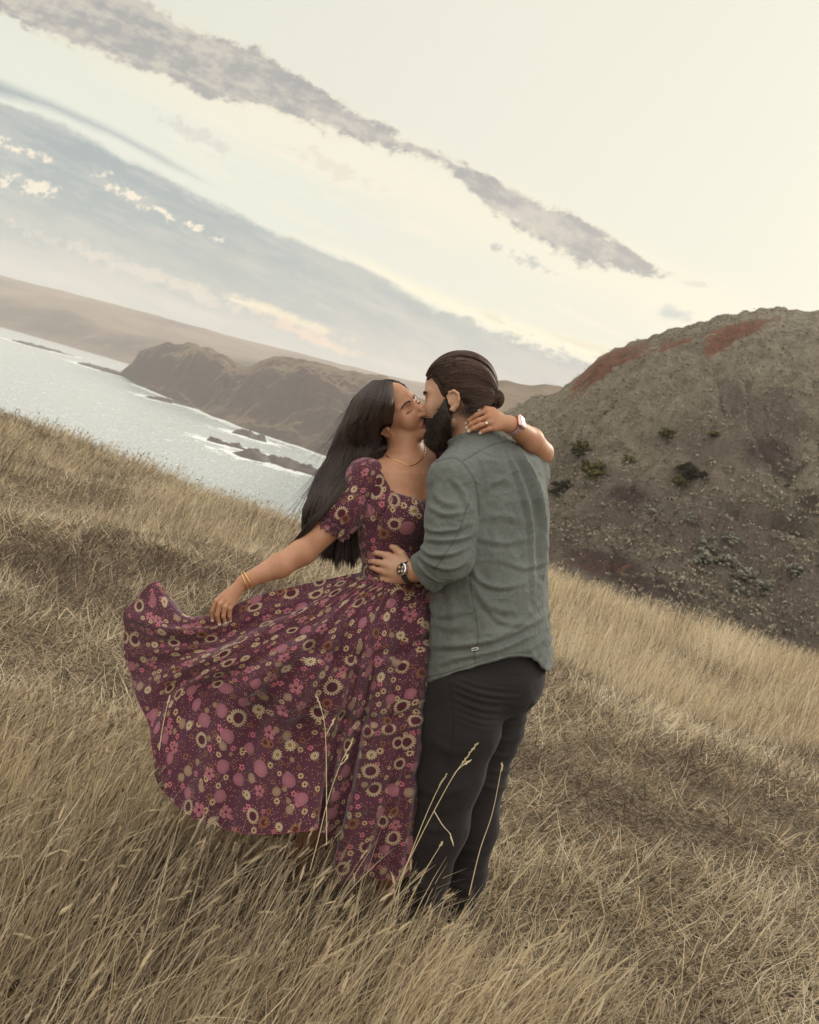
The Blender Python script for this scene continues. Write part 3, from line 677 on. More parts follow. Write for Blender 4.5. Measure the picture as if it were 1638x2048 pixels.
# skin
def skin_mat(name, c1, c2, lipc):
    m, t, b = material(name, .48, .35)
    b.inputs['Subsurface Weight'].default_value = .12; b.inputs['Subsurface Radius'].default_value = (.012, .005, .003); b.inputs['Subsurface Scale'].default_value = 1.
    c = t.coord(); n = t.noise(c, 16., 4., .6); n2 = t.noise(c, 260., 3., .6)
    col = t.mix(t.ss(n, .3, .7), lin(*c1), lin(*c2)); col = t.mix(n2 * .22, col, lin(*[x * .8 for x in c2]))
    col = t.mix(t.attr('lip') * .85, col, lin(*lipc)); col = t.mix(t.attr('nail'), col, lin(214, 200, 186)); col = t.mix(t.attr('stub') * .8, col, lin(58, 44, 38))
    t.put(b.inputs['Base Color'], col); t.put(b.inputs['Roughness'], .5 - t.attr('nail') * .3); t.put(b.inputs['Normal'], t.bump(n2, .25, .0012)); return m
SKIN_W = skin_mat('warm_brown_skin', (190, 140, 108), (174, 122, 90), (172, 92, 86))
SKIN_M = skin_mat('light_brown_skin', (200, 156, 126), (184, 138, 108), (150, 92, 82))
def hair_mat(name, c1, c2, r=.38, spec=.5):
    m, t, b = material(name, r, spec); n = t.attr('tint')
    t.put(b.inputs['Base Color'], t.mix(n, lin(*c1), lin(*c2))); return m
HAIR_W = hair_mat('black_brown_hair', (32, 25, 23), (82, 66, 58), .5, .32); HAIR_M = hair_mat('dark_brown_hair', (44, 31, 26), (98, 74, 60), .55, .3); BEARD_M = hair_mat('black_beard', (38, 29, 25), (84, 66, 55), .6, .3)
def strands(person, name, P, R, mat, parent=None, k=3):
    V, F = tubes(P, R, k); N, M, _ = P.shape; cl_ = np.clip(.5 + .9 * fbm(P[:, M // 3] * np.array([90., 90, 40]), 2, 9), 0, 1); tint = np.repeat(np.clip(.5 * RNG.random(N) ** 1.4 + .6 * cl_ ** 1.5, 0, 1), M * k)
    return person.part(name, V, F, mat, parent, attrs={'tint': tint})
def metal(name, col, r=.25):
    m, t, b = material(name, r, .5); b.inputs['Metallic'].default_value = 1.; t.put(b.inputs['Base Color'], t.mix(t.noise(t.coord(), 200., 2.), lin(*col), lin(*[min(255, x * 1.1) for x in col]))); return m
GOLD = metal('gold', (222, 180, 118)); STEEL = metal('steel', (200, 200, 198), .2); ROSE = metal('rose_gold_metal', (214, 172, 156), .3)
def sphere(c, r, R=None, n=10):
    th, ph = np.linspace(0, math.pi, n), np.linspace(0, 2 * math.pi, 2 * n, endpoint=False); T_, P_ = np.meshgrid(th, ph, indexing='ij')
    q = np.stack([np.sin(T_) * np.cos(P_), np.sin(T_) * np.sin(P_), np.cos(T_)], -1).reshape(-1, 3) * np.asarray(r)
    if R is not None: q = q @ np.asarray(R).T
    return q + c, grid_faces(n, 2 * n, True)
def rbox(c, half, R, rr=.3, n=7):
    """superellipsoid box"""
    th, ph = np.linspace(-math.pi / 2, math.pi / 2, 2 * n), np.linspace(-math.pi, math.pi, 4 * n, endpoint=False); T_, P_ = np.meshgrid(th, ph, indexing='ij')
    pw = lambda x: np.sign(x) * np.abs(x) ** rr
    q = np.stack([pw(np.cos(T_)) * pw(np.cos(P_)), pw(np.cos(T_)) * pw(np.sin(P_)), pw(np.sin(T_))], -1).reshape(-1, 3) * np.asarray(half)
    return q @ np.asarray(R).T + c, grid_faces(2 * n, 4 * n, True)
def ring(c, A, B, ra, rb, r, n=48, k=6, Wd=None):
    """closed loop around c in the plane A,B; Wd = (width, thickness) makes a flat band"""
    t = np.arange(n) / n * 2 * math.pi; ct = c + np.cos(t)[:, None] * A * ra + np.sin(t)[:, None] * B * rb; nn = nrm(np.cross(A, B)); rd = ct - c; rd /= np.linalg.norm(rd, axis=1, keepdims=True)
    a = np.arange(k) / k * 2 * math.pi; wz, tz = Wd if Wd else (r, r)
    V = ct[:, None] + np.cos(a)[None, :, None] * nn * wz + np.sin(a)[None, :, None] * rd[:, None] * tz
    i, j = np.meshgrid(np.arange(n), np.arange(k), indexing='ij'); F = np.stack([i * k + j, ((i + 1) % n) * k + j, ((i + 1) % n) * k + (j + 1) % k, i * k + (j + 1) % k], -1).reshape(-1, 4)
    return V.reshape(-1, 3), F
# ------------------------------------------------------------------ the woman
W_ = Person('woman with long dark hair in a wine red floral dress, swinging out her skirt', (.16, 3.45, 0.))
WH0 = K(797, 838, -.097); WR = frame((.504, .528, -.683), (-.588, .789, .176)); WS = .885
whead, wear = head_sdf(WS, True); wears = [bounded(wear(k), (k * .072, 0, 0), .04, .02) for k in (1, -1)]
def w_local(P): return (P - WH0) @ WR
def w_head(P):
    q = w_local(P); d = whead(q)
    for e in wears: d = smin(d, e(q), .004)
    return d
LT = nrm((.66, .18, -.72)); FT = nrm(np.cross(LT, (0.05, 1, .05))); UT = np.cross(FT, LT)
wtor = dict(C=[K(818, 918, -.085), K(814, 950, -.075), K(802, 1010, -.055), K(795, 1070, -.05), K(797, 1130, -.05), K(802, 1190, -.05), K(806, 1260, -.06), K(806, 1310, -.07)],
            a=[.075, .140, .142, .126, .110, .128, .145, .145], b=[.050, .075, .095, .090, .084, .105, .120, .115])
wtorso = loft(wtor['C'], LT, FT, wtor['a'], wtor['b'])
bustc = K(800, 1022, -.055); bust = [ell(bustc + FT * .070 + sx * LT * .068, (.064, .064, .058)) for sx in (1, -1)]
wsh_r, wsh_l = K(742, 956, .02), K(878, 915, -.165)
warm_r = chain([wsh_r, K(680, 1032, .04), K(606, 1104, .06), K(560, 1131, .075), K(492, 1162, .10)], [.047, .043, .036, .034, .0215], .015)
warm_l = chain([wsh_l, K(980, 925, -.19), K(1084, 905, -.115), K(1062, 880, -.03), K(1022, 848, .072)], [.044, .042, .033, .036, .023], .012)
wneck = chain([WH0 + WR @ np.array([0, -.01, -.02]), K(808, 880, -.085), K(815, 928, -.085)], [.05, .045, .052], .02)
wlegs = union([chain([K(785, 1275, -.03), K(722, 1480, -.11), K(690, 1560, -.15), K(588, 1735, -.24)], [.085, .058, .052, .036], .02), chain([K(825, 1275, -.11), K(792, 1500, -.13), K(765, 1790, -.22)], [.085, .055, .034], .02),
               capsule(K(588, 1738, -.24), K(520, 1775, -.22), .034, .022), capsule(K(765, 1795, -.22), K(800, 1812, -.10), .034, .022)], .02)
lf = [[(974, 821, .080), (952, 830, .084), (939, 840, .078), (932, 847, .070)], [(977, 833, .086), (957, 840, .090), (942, 848, .084), (933, 855.5, .076)], [(980, 845, .088), (961, 850, .092), (947, 856.5, .087), (937, 862.5, .080)], [(990, 856, .086), (977, 858, .090), (967, 861.5, .087), (960, 866, .083)]]
lf = [[K(*p) for p in f] for f in lf]
hand_l = bounded(hand_sdf(K(1017, 847, .076), [f[0] for f in lf], lf, [K(1004, 835, .055), K(985, 821, .055), K(969, 816, .062), K(957, 820, .066)], .0125, .0062, wr=[K(1015, 842, .074), K(1016, 845, .076), K(1016, 849, .076), K(1016, 853, .074)]), K(975, 842, .08), .085)
rf_ = [[(448, 1190, .115), (433, 1201, .122), (425, 1222, .118), (425, 1241, .108)], [(452, 1196, .120), (440, 1208, .130), (435, 1230, .126), (439, 1249, .114)], [(459, 1201, .120), (450, 1214, .130), (447, 1232, .126), (451, 1246, .114)], [(466, 1205, .116), (460, 1217, .124), (459, 1232, .118), (462, 1243, .108)]]
rf_ = [[K(*p) for p in f] for f in rf_]
hand_r = bounded(hand_sdf(K(484, 1167, .104), [f[0] for f in rf_], rf_, [K(476, 1174, .092), K(462, 1180, .080), K(446, 1192, .082), K(440, 1212, .094)], .0135, .0064), K(455, 1205, .11), .085)
w_headb = bounded(w_head, WH0, .17)
warm_r = bchain(warm_r, [wsh_r, K(492, 1162, .10)], .08); warm_l = bchain(warm_l, [wsh_l, K(1095, 905, -.1), K(1022, 848, .072)], .08)
wlegs = bounded(wlegs, K(720, 1530, -.12), .52)
def w_body(P):
    d = union([wtorso] + bust, .03)(P); d = smin(d, union([capsule(K(815, 925, -.085), wsh_r, .038, .044), capsule(K(815, 925, -.085), wsh_l, .038, .042)], .02)(P), .03)
    d = smin(d, wneck(P), .045); d = smin(d, w_headb(P), .012)
    d = smin(d, warm_r(P), .015); d = smin(d, warm_l(P), .012); d = smin(d, hand_l(P), .012); d = smin(d, hand_r(P), .012); return smin(d, wlegs(P), .03)
def lo_hi(pts, pad): P = np.array(pts); return P.min(0) - pad, P.max(0) + pad
def near_pts(V, pts, r): return np.max([np.clip(1.35 - np.linalg.norm(V - p, axis=1) / r, 0, 1) for p in pts], axis=0)
lo, hi = lo_hi([K(400, 1800, -.35), K(1110, 730, .2)], .03)
V, F = mesh_sdf(w_body, lo, hi, .0023); V = smooth(V, F, 1, .4)
q = w_local(V) / WS; lip = ((np.abs(q[:, 0]) < .024) & (q[:, 2] > .07)) * np.clip(1 - np.abs(q[:, 1] + .0562) / .0125 - .25 * np.abs(q[:, 0]) / .024, 0, 1) ** .4
nz_ = normals(V, F)
def nails(tips, pre, r=.0055):
    m = np.zeros(len(V))
    for a, b_ in zip(tips, pre):
        dr = nrm(a - b_); c = a + dr * .0035 + np.array([0, 0, .0035]); e = V - c; al = e @ dr; la = np.linalg.norm(e - al[:, None] * dr, axis=1)
        m = np.maximum(m, ((np.abs(al) < .0080) & (la < .0048) & (nz_[:, 2] > .1)) * 1.)
    return m
nail = np.maximum(nails([f[3] for f in lf] + [K(957, 820, .066)], [f[2] for f in lf] + [K(969, 816, .062)]), nails([f[3] for f in rf_], [f[2] for f in rf_]))
wbody = W_.part('body', V, F, SKIN_W, attrs={'lip': lip, 'nail': nail, 'stub': np.zeros(len(V))})

# floral cloth, pattern coordinates in metres along the cloth
def floral(name, base, two_sided=False):
    m, t, b = material(name, .85, .15); P = t.attr('pat', 'Vector'); c = t.coord()
    n = t.noise(c, 9., 3., .6)
    col = t.mix(n, lin(*base), lin(*[x * .84 for x in base]))
    def layer(col, sc, off, types, rnd=.75, thr=0.):
        p = t.vm('ADD', P, off); v = t.vor(p, sc, rnd); ps = X(t, v.outputs['Position']); cc = t.sep(X(t, v.outputs['Color']))
        dx, dy, _ = t.sep(t.vm('SUBTRACT', p, ps)); r = t.m('SQRT', dx * dx + dy * dy); th = t.m('ARCTAN2', dy, dx) + cc[2] * 6.28
        sz = cc[1] * .35 + .8
        for lo_, hi_, R_, npet, depth, pc, cr, ccol in types:
            sel = t.m('MULTIPLY', t.m('GREATER_THAN', cc[0], lo_), t.m('LESS_THAN', cc[0], hi_))
            cs = t.m('ABSOLUTE', t.m('COSINE', th * (npet / 2.)))
            rr = r / (sz * R_)
            edge = (1. - depth) + cs * depth
            mk = t.ss(edge - rr, 0., .08) * sel
            pet = t.mix(t.ss(cs, .55, .1) * t.ss(rr, .3, .6), lin(*pc), lin(*[x * .62 for x in pc]))
            pet = t.mix(t.ss(rr, cr + .05, cr), pet, lin(*ccol))
            col = t.mix(mk, col, pet)
        return col
    col = layer(col, 1 / .0075, (3.1, 1.7, 0), [(.55, 1., .0012, 2, .0, (190, 140, 120), 0., (0, 0, 0))], 1.)
    col = layer(col, 1 / .030, (.53, .21, 0), [(.0, .25, .0095, 9, .45, (178, 150, 112), .32, (80, 40, 40)), (.25, .42, .0085, 5, .4, (172, 96, 106), .3, (90, 40, 45)), (.42, .62, .0085, 11, .2, (120, 78, 58), .35, (70, 30, 36)), (.62, .7, .008, 24, .1, (138, 110, 84), .0, (0, 0, 0))], .9)
    col = layer(col, 1 / .058, (0, 0, 0), [(.0, .17, .0240, 19, .28, (166, 144, 114), .52, (74, 30, 42)), (.17, .36, .0155, 12, .35, (176, 158, 128), .3, (138, 98, 58)), (.36, .55, .0175, 5, .28, (150, 92, 98), .2, (84, 34, 44)), (.55, .74, .0195, 22, .12, (146, 92, 100), .0, (0, 0, 0)), (.74, .84, .017, 12, .3, (124, 82, 56), .42, (80, 34, 34)), (.84, .94, .0135, 20, .1, (142, 116, 94), .0, (0, 0, 0))], .85)
    if two_sided:
        g = t.node('ShaderNodeNewGeometry'); col = t.mix(X(t, g.outputs['Backfacing']) * .3, col, lin(206, 164, 168))
    t.put(b.inputs['Base Color'], col); b.inputs['Sheen Weight'].default_value = .25
    wv = t.noise(c, 900., 1., .5); t.put(b.inputs['Normal'], t.bump(wv, .2, .0006)); return m
DRESS = floral('wine_floral_cloth', (86, 45, 57)); SKIRT = floral('wine_floral_skirt', (86, 45, 57), True)
neck = below([(560, 900), (728, 903), (748, 918), (764, 945), (777, 969), (790, 984), (812, 991), (838, 1001), (860, 1002), (872, 975), (880, 925), (884, 893), (900, 880), (950, 880)])
btop = loft(wtor['C'], LT, FT, [x + .009 for x in wtor['a']], [x + .009 for x in wtor['b']])
bust2 = [ell(bustc + FT * .072 + sx * LT * .066, (.071, .072, .064)) for sx in (1, -1)]
def bodice(P):
    d = union([btop] + bust2, .035)(P); d = smin(d, union([capsule(K(790, 940, -.05), wsh_r, .052, .052), capsule(K(835, 935, -.12), wsh_l, .050, .052)], .02)(P), .02)
    d = smax(d, neck(P), .004); u, v = uv_of(P); return smax(d, (v - 1192) * .00145, .004)
lo, hi = lo_hi([K(690, 880, -.3), K(930, 1180, .15)], .03)
V, F = mesh_sdf(bodice, lo, hi, .0024); V = smooth(V, F, 1)
N = normals(V, F); u, v = uv_of(V)
sm = sstep(v, 1085, 1105); V = V + N * (.0016 * np.sin(v * 1.5) * sm * sstep(v, 1172, 1160) + .0020 * np.sin((u - v * .25) * .55 + 1.5 * vnoise(V * 25)) * sstep(v, 1060, 1020) * sstep(v, 985, 1000) + .003 * fbm(V * 22, 3, 5) * (1 - sm))[:, None]
V = V + N * (-.007 * np.exp(-((u - (758 + (v - 1000) * -.05 - 30 * sstep(v, 990, 1060) + 25)) / 3.) ** 2) * sstep(v, 930, 960) * sstep(v, 1085, 1060))[:, None] * (N[:, 2] > 0)[:, None]
qq = V - wtor['C'][3]; ang = np.arctan2(qq @ FT, qq @ LT); pat = np.stack([ang * .125 + .4, qq @ UT, 0 * ang], 1)
W_.part('dress_bodice', V, F, DRESS, uv=pat)
def sleeve_of(ax0, ax1, r0, r1, cut_p, cut_n, seed, name_extra=None):
    ax = nrm(ax1 - ax0); body_ = union([ell(ax0 + (ax1 - ax0) * .08, (r0 * 1.0, r0 * 1.0, r0 * .95)), capsule(ax0, ax1, r0, r1), ell(ax0 * .35 + ax1 * .65, (r1 * 1.12,) * 3)], .03)
    f = lambda P: smax(smax(body_(P), halfspace(cut_p, cut_n)(P), .004), -(union([capsule(ax0 * .3 + ax1 * .7, ax1 + ax * .1, r1 * .8, r1 * .8)], .01)(P) + 0), .003)
    lo, hi = lo_hi([ax0, ax1], r1 + .05); V, F = mesh_sdf(f, lo, hi, .0024); V = smooth(V, F, 1)
    N = normals(V, F); t = (V - ax0) @ ax; s1 = nrm(np.cross(ax, (0, 0, 1))); s2 = np.cross(ax, s1); an = np.arctan2((V - ax0) @ s2, (V - ax0) @ s1); L = np.linalg.norm(ax1 - ax0)
    g = sstep(t, L * .55, L * 1.02)
    cin = np.exp(-((t - L * .93) / .010) ** 2)
    V = V + N * (.0045 * np.sin(an * 15 + 2 * vnoise(V * 30, seed)) * g + .004 * fbm(V * 22, 3, seed) - .012 * cin)[:, None]
    W_.part('dress_sleeve', V, F, DRESS, uv=np.stack([an * .07, t, 0 * t], 1))
sleeve_of(K(735, 952, .02), K(659, 1060, .045), .052, .054, K(656, 1064, .045), K(652, 1070, .045) - K(700, 1000, .04), 3)
sleeve_of(wsh_l, K(935, 930, -.18), .056, .058, K(940, 930, -.18), LT, 4)

# skirt swung out to the left, held by her right hand
wc = K(797, 1138, -.05)
def waist(phi): return wc + .118 * math.cos(rad(phi)) * LT + .092 * math.sin(rad(phi)) * FT + UT * .004
def col_(phi, hem, sag=0., bul=0., pts=None):
    a = waist(phi)
    if pts is not None: return [a] + [K(*p) for p in pts]
    b_ = K(*hem); out = []
    for i in range(7):
        t = i / 6; p = a + (b_ - a) * t; p = p + np.array([0, -px(sag) * math.sin(math.pi * t), bul * math.sin(math.pi * min(1, t * 1.05))]); out.append(p)
    return out
COLS = [col_(41, (838, 1660, -.02), 0, .0, pts=[(886, 1200, -.02), (890, 1290, -.06), (884, 1390, -.09), (872, 1480, -.11), (860, 1575, -.12), (848, 1690, -.12)]),
        col_(62, None, pts=[(850, 1205, .06), (846, 1300, .08), (838, 1400, .08), (830, 1500, .07), (822, 1615, .04), (806, 1755, .02)]),
        col_(80, None, pts=[(822, 1210, .07), (812, 1305, .11), (802, 1400, .12), (790, 1505, .12), (772, 1625, .09), (742, 1762, .05)]),
        col_(98, None, pts=[(790, 1205, .09), (775, 1290, .13), (758, 1380, .14), (735, 1480, .13), (710, 1605, .10), (674, 1742, .06)]),
        col_(112, None, pts=[(768, 1200, .09), (744, 1280, .14), (722, 1370, .14), (698, 1460, .12), (672, 1560, .09), (645, 1650, .04)]),
        col_(122, None, pts=[(752, 1195, .09), (718, 1268, .13), (690, 1350, .15), (662, 1432, .14), (640, 1505, .11), (612, 1662, .17)]),
        col_(134, None, pts=[(735, 1190, .09), (690, 1256, .14), (648, 1330, .16), (600, 1408, .16), (560, 1474, .13), (506, 1668, .20)]),
        col_(148, None, pts=[(720, 1186, .09), (665, 1248, .14), (600, 1312, .17), (530, 1376, .17), (488, 1432, .13), (415, 1646, .20)]),
        col_(164, None, pts=[(706, 1182, .08), (640, 1240, .13), (560, 1295, .17), (480, 1348, .17), (405, 1402, .13), (330, 1588, .17)]),
        col_(180, None, pts=[(696, 1176, .07), (622, 1228, .12), (540, 1272, .15), (450, 1320, .15), (358, 1375, .09), (303, 1462, .10)]),
        col_(194, None, pts=[(686, 1170, .06), (608, 1210, .11), (522, 1245, .13), (430, 1288, .12), (335, 1312, .09), (252, 1330, .02)]),
        col_(208, None, pts=[(676, 1163, .05), (598, 1192, .09), (515, 1220, .11), (432, 1256, .10), (335, 1262, .08), (258, 1232, .0)]),
        col_(220, None, pts=[(668, 1156, .03), (592, 1172, .06), (520, 1196, .08), (447, 1228, .09), (372, 1240, .06), (312, 1170, .0)]),
        col_(232, None, pts=[(672, 1170, .0), (600, 1196, .02), (530, 1225, .02), (460, 1255, .01), (395, 1262, -.03), (352, 1222, -.07)]),
        col_(246, None, pts=[(686, 1200, -.05), (612, 1245, -.06), (540, 1290, -.08), (460, 1320, -.1), (388, 1345, -.12), (322, 1360, -.12)]),
        col_(262, None, pts=[(700, 1215, -.08), (630, 1280, -.12), (560, 1345, -.15), (470, 1400, -.17), (385, 1450, -.17), (306, 1490, -.15)]),
        col_(280, None, pts=[(722, 1230, -.1), (665, 1320, -.16), (585, 1400, -.2), (500, 1480, -.21), (410, 1540, -.2), (328, 1588, -.18)]),
        col_(298, None, pts=[(745, 1245, -.12), (700, 1340, -.18), (640, 1430, -.22), (570, 1520, -.24), (500, 1600, -.22), (430, 1650, -.20)]),
        col_(318, None, pts=[(775, 1250, -.14), (745, 1350, -.2), (705, 1450, -.24), (650, 1540, -.26), (600, 1620, -.26), (550, 1672, -.24)]),
        col_(342, None, pts=[(810, 1250, -.15), (800, 1350, -.2), (780, 1450, -.23), (755, 1550, -.25), (720, 1640, -.25), (690, 1705, -.24)]),
        col_(372, None, pts=[(880, 1215, -.15), (882, 1330, -.19), (868, 1430, -.2), (850, 1530, -.2), (830, 1630, -.2), (806, 1715, -.2)])]
CT = np.array(COLS); NC, NR = 760, 250
G1 = np.stack([spline(CT[:, j], NC, True) for j in range(7)], 1)              # [NC,7,3]
G2 = np.stack([spline(G1[i], NR) for i in range(NC)], 0)                      # [NC,NR,3]
du_ = np.roll(G2, -1, 0) - np.roll(G2, 1, 0); dv_ = np.gradient(G2, axis=1); Nn = np.cross(dv_, du_); Nn /= np.linalg.norm(Nn, axis=2, keepdims=True) + 1e-9
ci = np.arange(NC)[:, None] / NC; ti = np.linspace(0, 1, NR)[None]
wrap = lambda k, s, a=1.: np.interp((np.arange(NC) / NC), np.linspace(0, 1, 200), a * np.concatenate([vnoise(np.stack([np.linspace(0, k, 199), np.full(199, s), np.zeros(199)], 1), 7), [0]]))[:, None]
ph = 2 * math.pi * ci; lift = np.exp(-((ci * 21 - 10) / 3.2) ** 2)
fold = .0025 * np.sin(ph * 34 + 9 * wrap(9, .5) + 2.0 * ti) * sstep(ti, .0, .12) * (1 - .8 * sstep(ti, .1, .4)) + .016 * np.sin(ph * 13 + 9 * wrap(8, 2.5) + 1.4 * ti) * sstep(ti, .1, .7) + .006 * np.sin(ph * 27 + 9 * wrap(8, 4.5) - 3. * ti) * sstep(ti, .35, 1.)
fold = fold + .006 * fbm(np.stack([ci * 40 + 0 * ti, ti * 2.5 + 0 * ci, 0 * ci + 0 * ti], -1), 3, 77) * sstep(ti, .1, .5) + lift * .012 * sstep(ti, .5, .95) * wrap(60, 9.5)
# swags crossing the straight front panel
for (cc_, wdt, t0, sl, am, th_) in ((2.5, 3.0, .35, .03, .016, .020), (3.0, 3.0, .60, .035, .018, .018), (2.2, 2.0, .78, .03, .010, .02), (7, 3.5, .45, -.02, .012, .03)):
    dt = ti - (t0 + sl * (ci * 21 - cc_)); fold = fold + am * np.exp(-((ci * 21 - cc_) / wdt) ** 2) * (np.exp(-(dt / th_) ** 2) - .6 * np.exp(-((dt - th_ * 1.8) / th_) ** 2))
G2 = G2 + Nn * fold[..., None]
Ls = np.concatenate([np.zeros((NC, 1)), np.cumsum(np.linalg.norm(np.diff(G2, axis=1), axis=2), 1)], 1)
hp = np.linalg.norm(np.roll(G2[:, -1], -1, 0) - G2[:, -1], axis=1); hL = .22 + Ls; phi_ = np.concatenate([[0], np.cumsum(hp / hL[:, -1])[:-1]]); 
pat = np.stack([hL * np.cos(phi_)[:, None], hL * np.sin(phi_)[:, None], 0 * hL], -1)
Fs = grid_faces(NC + 1, NR); Fs = np.where(Fs >= NC * NR, Fs - NC * NR, Fs)
W_.part('dress_skirt', G2.reshape(-1, 3), Fs, SKIRT, uv=pat.reshape(-1, 3))
# hem binding
hemP = G2[:, -1][None]; V, F = tubes(np.concatenate([hemP, hemP[:, :1]], 1), np.full((1, NC + 1), .0011), 5); W_.part('hem', V, F, simple('hem_binding', lin(120, 66, 78), .85, .2))

def ear_clear(P, R):      # hair tucks behind the near ear
    u, v = uv_of(P.reshape(-1, 3)); ins = (((u - 777) / 19) ** 2 + ((v - 867) / 21) ** 2 < 1) & (P.reshape(-1, 3)[:, 2] > -.085); return np.broadcast_to(R, P.shape[:2]) * np.where(ins.reshape(P.shape[:2]), .02, 1.)
def tuck(a, i): return 1 - .95 * sstep(a, .66, .82) * np.exp(-((i - 15.) / 5.) ** 2)
# hair: an inner mass plus many strands swept back over the shoulder
HL = [(742, 764, -.04), (706, 798, -.02), (684, 848, -.02), (658, 905, -.01), (632, 952, .0), (620, 1005, .02), (606, 1050, .03), (586, 1092, .03)]
HR_ = [(785, 766, -.01), (789, 810, .0), (784, 848, -.045), (790, 884, -.15), (768, 925, -.06), (684, 985, .06), (646, 1032, .085), (606, 1082, .06)]
HT = [.055, .085, .090, .070, .055, .040, .028, .010]
nS = 40; gL, gR = spline([K(*p) for p in HL], nS), spline([K(*p) for p in HR_], nS); gt = np.interp(np.linspace(0, 7, nS), range(8), HT)
def hair_pt(a, dz, i): return gL[i] * (1 - a) + gR[i] * a + np.array([0, 0, 1.]) * (dz * gt[i] * np.sqrt(np.clip(1 - (2 * a - 1) ** 2, 0, 1)))[..., None]
an_ = np.arange(40) / 40 * 2 * math.pi; base_ = []
for i in range(nS): base_.append(hair_pt(.5 - .47 * np.cos(an_), .8 * np.sin(an_) * np.where(np.sin(an_) < 0, .8, 1), i) if False else (lambda a, s: gL[i] * (1 - a)[:, None] + gR[i] * a[:, None] + np.array([0, 0, 1.]) * (.82 * gt[i] * s * np.where(s > 0, tuck(a, i), 1.))[:, None])(.5 - .46 * np.cos(an_), np.sin(an_)))
base_ = np.array(base_); base_ = np.concatenate([base_[:1].mean(1, keepdims=True).repeat(40, 1), base_], 0)
hm = W_.part('hair', base_.reshape(-1, 3), grid_faces(nS + 1, 40, True)[:, ::-1], HAIR_W, attrs={'tint': np.zeros(base_.size // 3)})
# scalp cap following the skull
def w_cap(P):
    q = w_local(P) / WS; x, y, z = q.T; d = union([ell((0, .050, -.012), (.082, .094, .104))], .01)(q)
    # strictly behind the hairline
    hz = np.interp(y, [-.08, -.01, .02, .05, .075, .10, .14], [.0, .012, .045, .064, .070, .072, .05]); return smax(smax(smax(d, z - hz, .006), -.045 - y, .02), -ell((-.082, .0, .0), (.030, .034, .025))(q), .004) * WS
lo, hi = lo_hi([WH0], .17); V, F = mesh_sdf(w_cap, lo, hi, .0028); V = smooth(V, F, 1); W_.part('scalp_hair', V, F, HAIR_W, hm, attrs={'tint': np.full(len(V), .25)})
NSt = 5200; a = RNG.random(NSt); s_ = np.sign(RNG.random(NSt) - .22); rr_ = .82 + .25 * RNG.random(NSt); M_ = 34
end = .62 + .38 * RNG.random(NSt) ** .6; P = np.empty((NSt, M_, 3)); wob = RNG.random((NSt, 3)) * 6.28; drift = (RNG.random(NSt) - .5) * .35
for j in range(M_):
    t = j / (M_ - 1) * end; i = t * (nS - 1); i0 = np.clip(i.astype(int), 0, nS - 2); f_ = (i - i0)[:, None]
    acl = (np.round(a * 26) + .5 * np.sin(np.round(a * 26) * 7)) / 26
    aa = np.clip(a + (acl - a) * .75 * np.clip(t * 1.4 - .1, 0, 1) + drift * t + .045 * np.sin(t * 9 + wob[:, 0]) * t + .05 * np.sin(t * 13 + a * 5) * t + .03 * np.sin(t * 19 + a * 9), .0, 1.)
    l_ = gL[i0] * (1 - f_) + gL[i0 + 1] * f_; r_ = gR[i0] * (1 - f_) + gR[i0 + 1] * f_; g_ = gt[i0] * (1 - f_[:, 0]) + gt[i0 + 1] * f_[:, 0]
    P[:, j] = l_ * (1 - aa[:, None]) + r_ * aa[:, None] + np.array([0, 0, 1.]) * (s_ * rr_ * g_ * (np.sqrt(np.clip(1 - (2 * aa - 1) ** 2, 0, 1)) + .04) * np.where(s_ > 0, tuck(aa, i), 1.))[:, None]
    wv_ = np.clip(t * 1.6 - .35, 0, 1); P[:, j] += np.outer(.017 * np.sin(t * 15 + acl * 4.) * wv_ + .009 * np.sin(t * 27 + acl * 31) * wv_, nrm([.85, .5, 0])); P[:, j, 0] += .002 * np.sin(t * 14 + wob[:, 1]) * t; P[:, j, 1] += .003 * np.sin(t * 11 + wob[:, 2]) * t
rr0 = np.interp(np.linspace(0, 1, M_), [0, .1, .8, 1], [.6, 1, .9, .15])[None] * (.0010 + .0005 * RNG.random((NSt, 1)))
strands(W_, 'hair_strands', P, ear_clear(P, rr0), HAIR_W, hm)
# strands combed from the parting over the skull
def w_skull(P): q = w_local(P) / WS; return ell((0, .050, -.012), (.083, .095, .105))(q) * WS
NP_ = 4200; qx = RNG.uniform(-.085, .085, NP_); qy = RNG.uniform(-.02, .15, NP_); qz = RNG.uniform(-.11, .09, NP_); qn = np.stack([qx, qy - .05, qz + .012], 1); qn /= np.linalg.norm(qn / np.array([.083, .095, .105]), axis=1, keepdims=True); qn[:, 1] += .05; qn[:, 2] -= .012
hz = np.interp(qn[:, 1], [-.08, -.01, .02, .05, .075, .10, .14], [.0, .012, .045, .064, .070, .072, .05]); qn = qn[(qn[:, 2] < hz + .002) & (qn[:, 1] > .0)]; NP_ = len(qn)
px0 = .008; near = qn[:, 0] < px0; st = WH0 + (qn * WS) @ WR.T
tgt = np.where(near[:, None], K(742, 905, .055), K(735, 900, -.13)) + np.stack([RNG.normal(0, .02, NP_), RNG.normal(0, .02, NP_), 0 * qn[:, 0]], 1)
P = np.empty((NP_, 20, 3)); p = st.copy(); lo_n = .0006 + RNG.random(NP_) * .003
sidev = WR @ np.array([1., 0, 0])
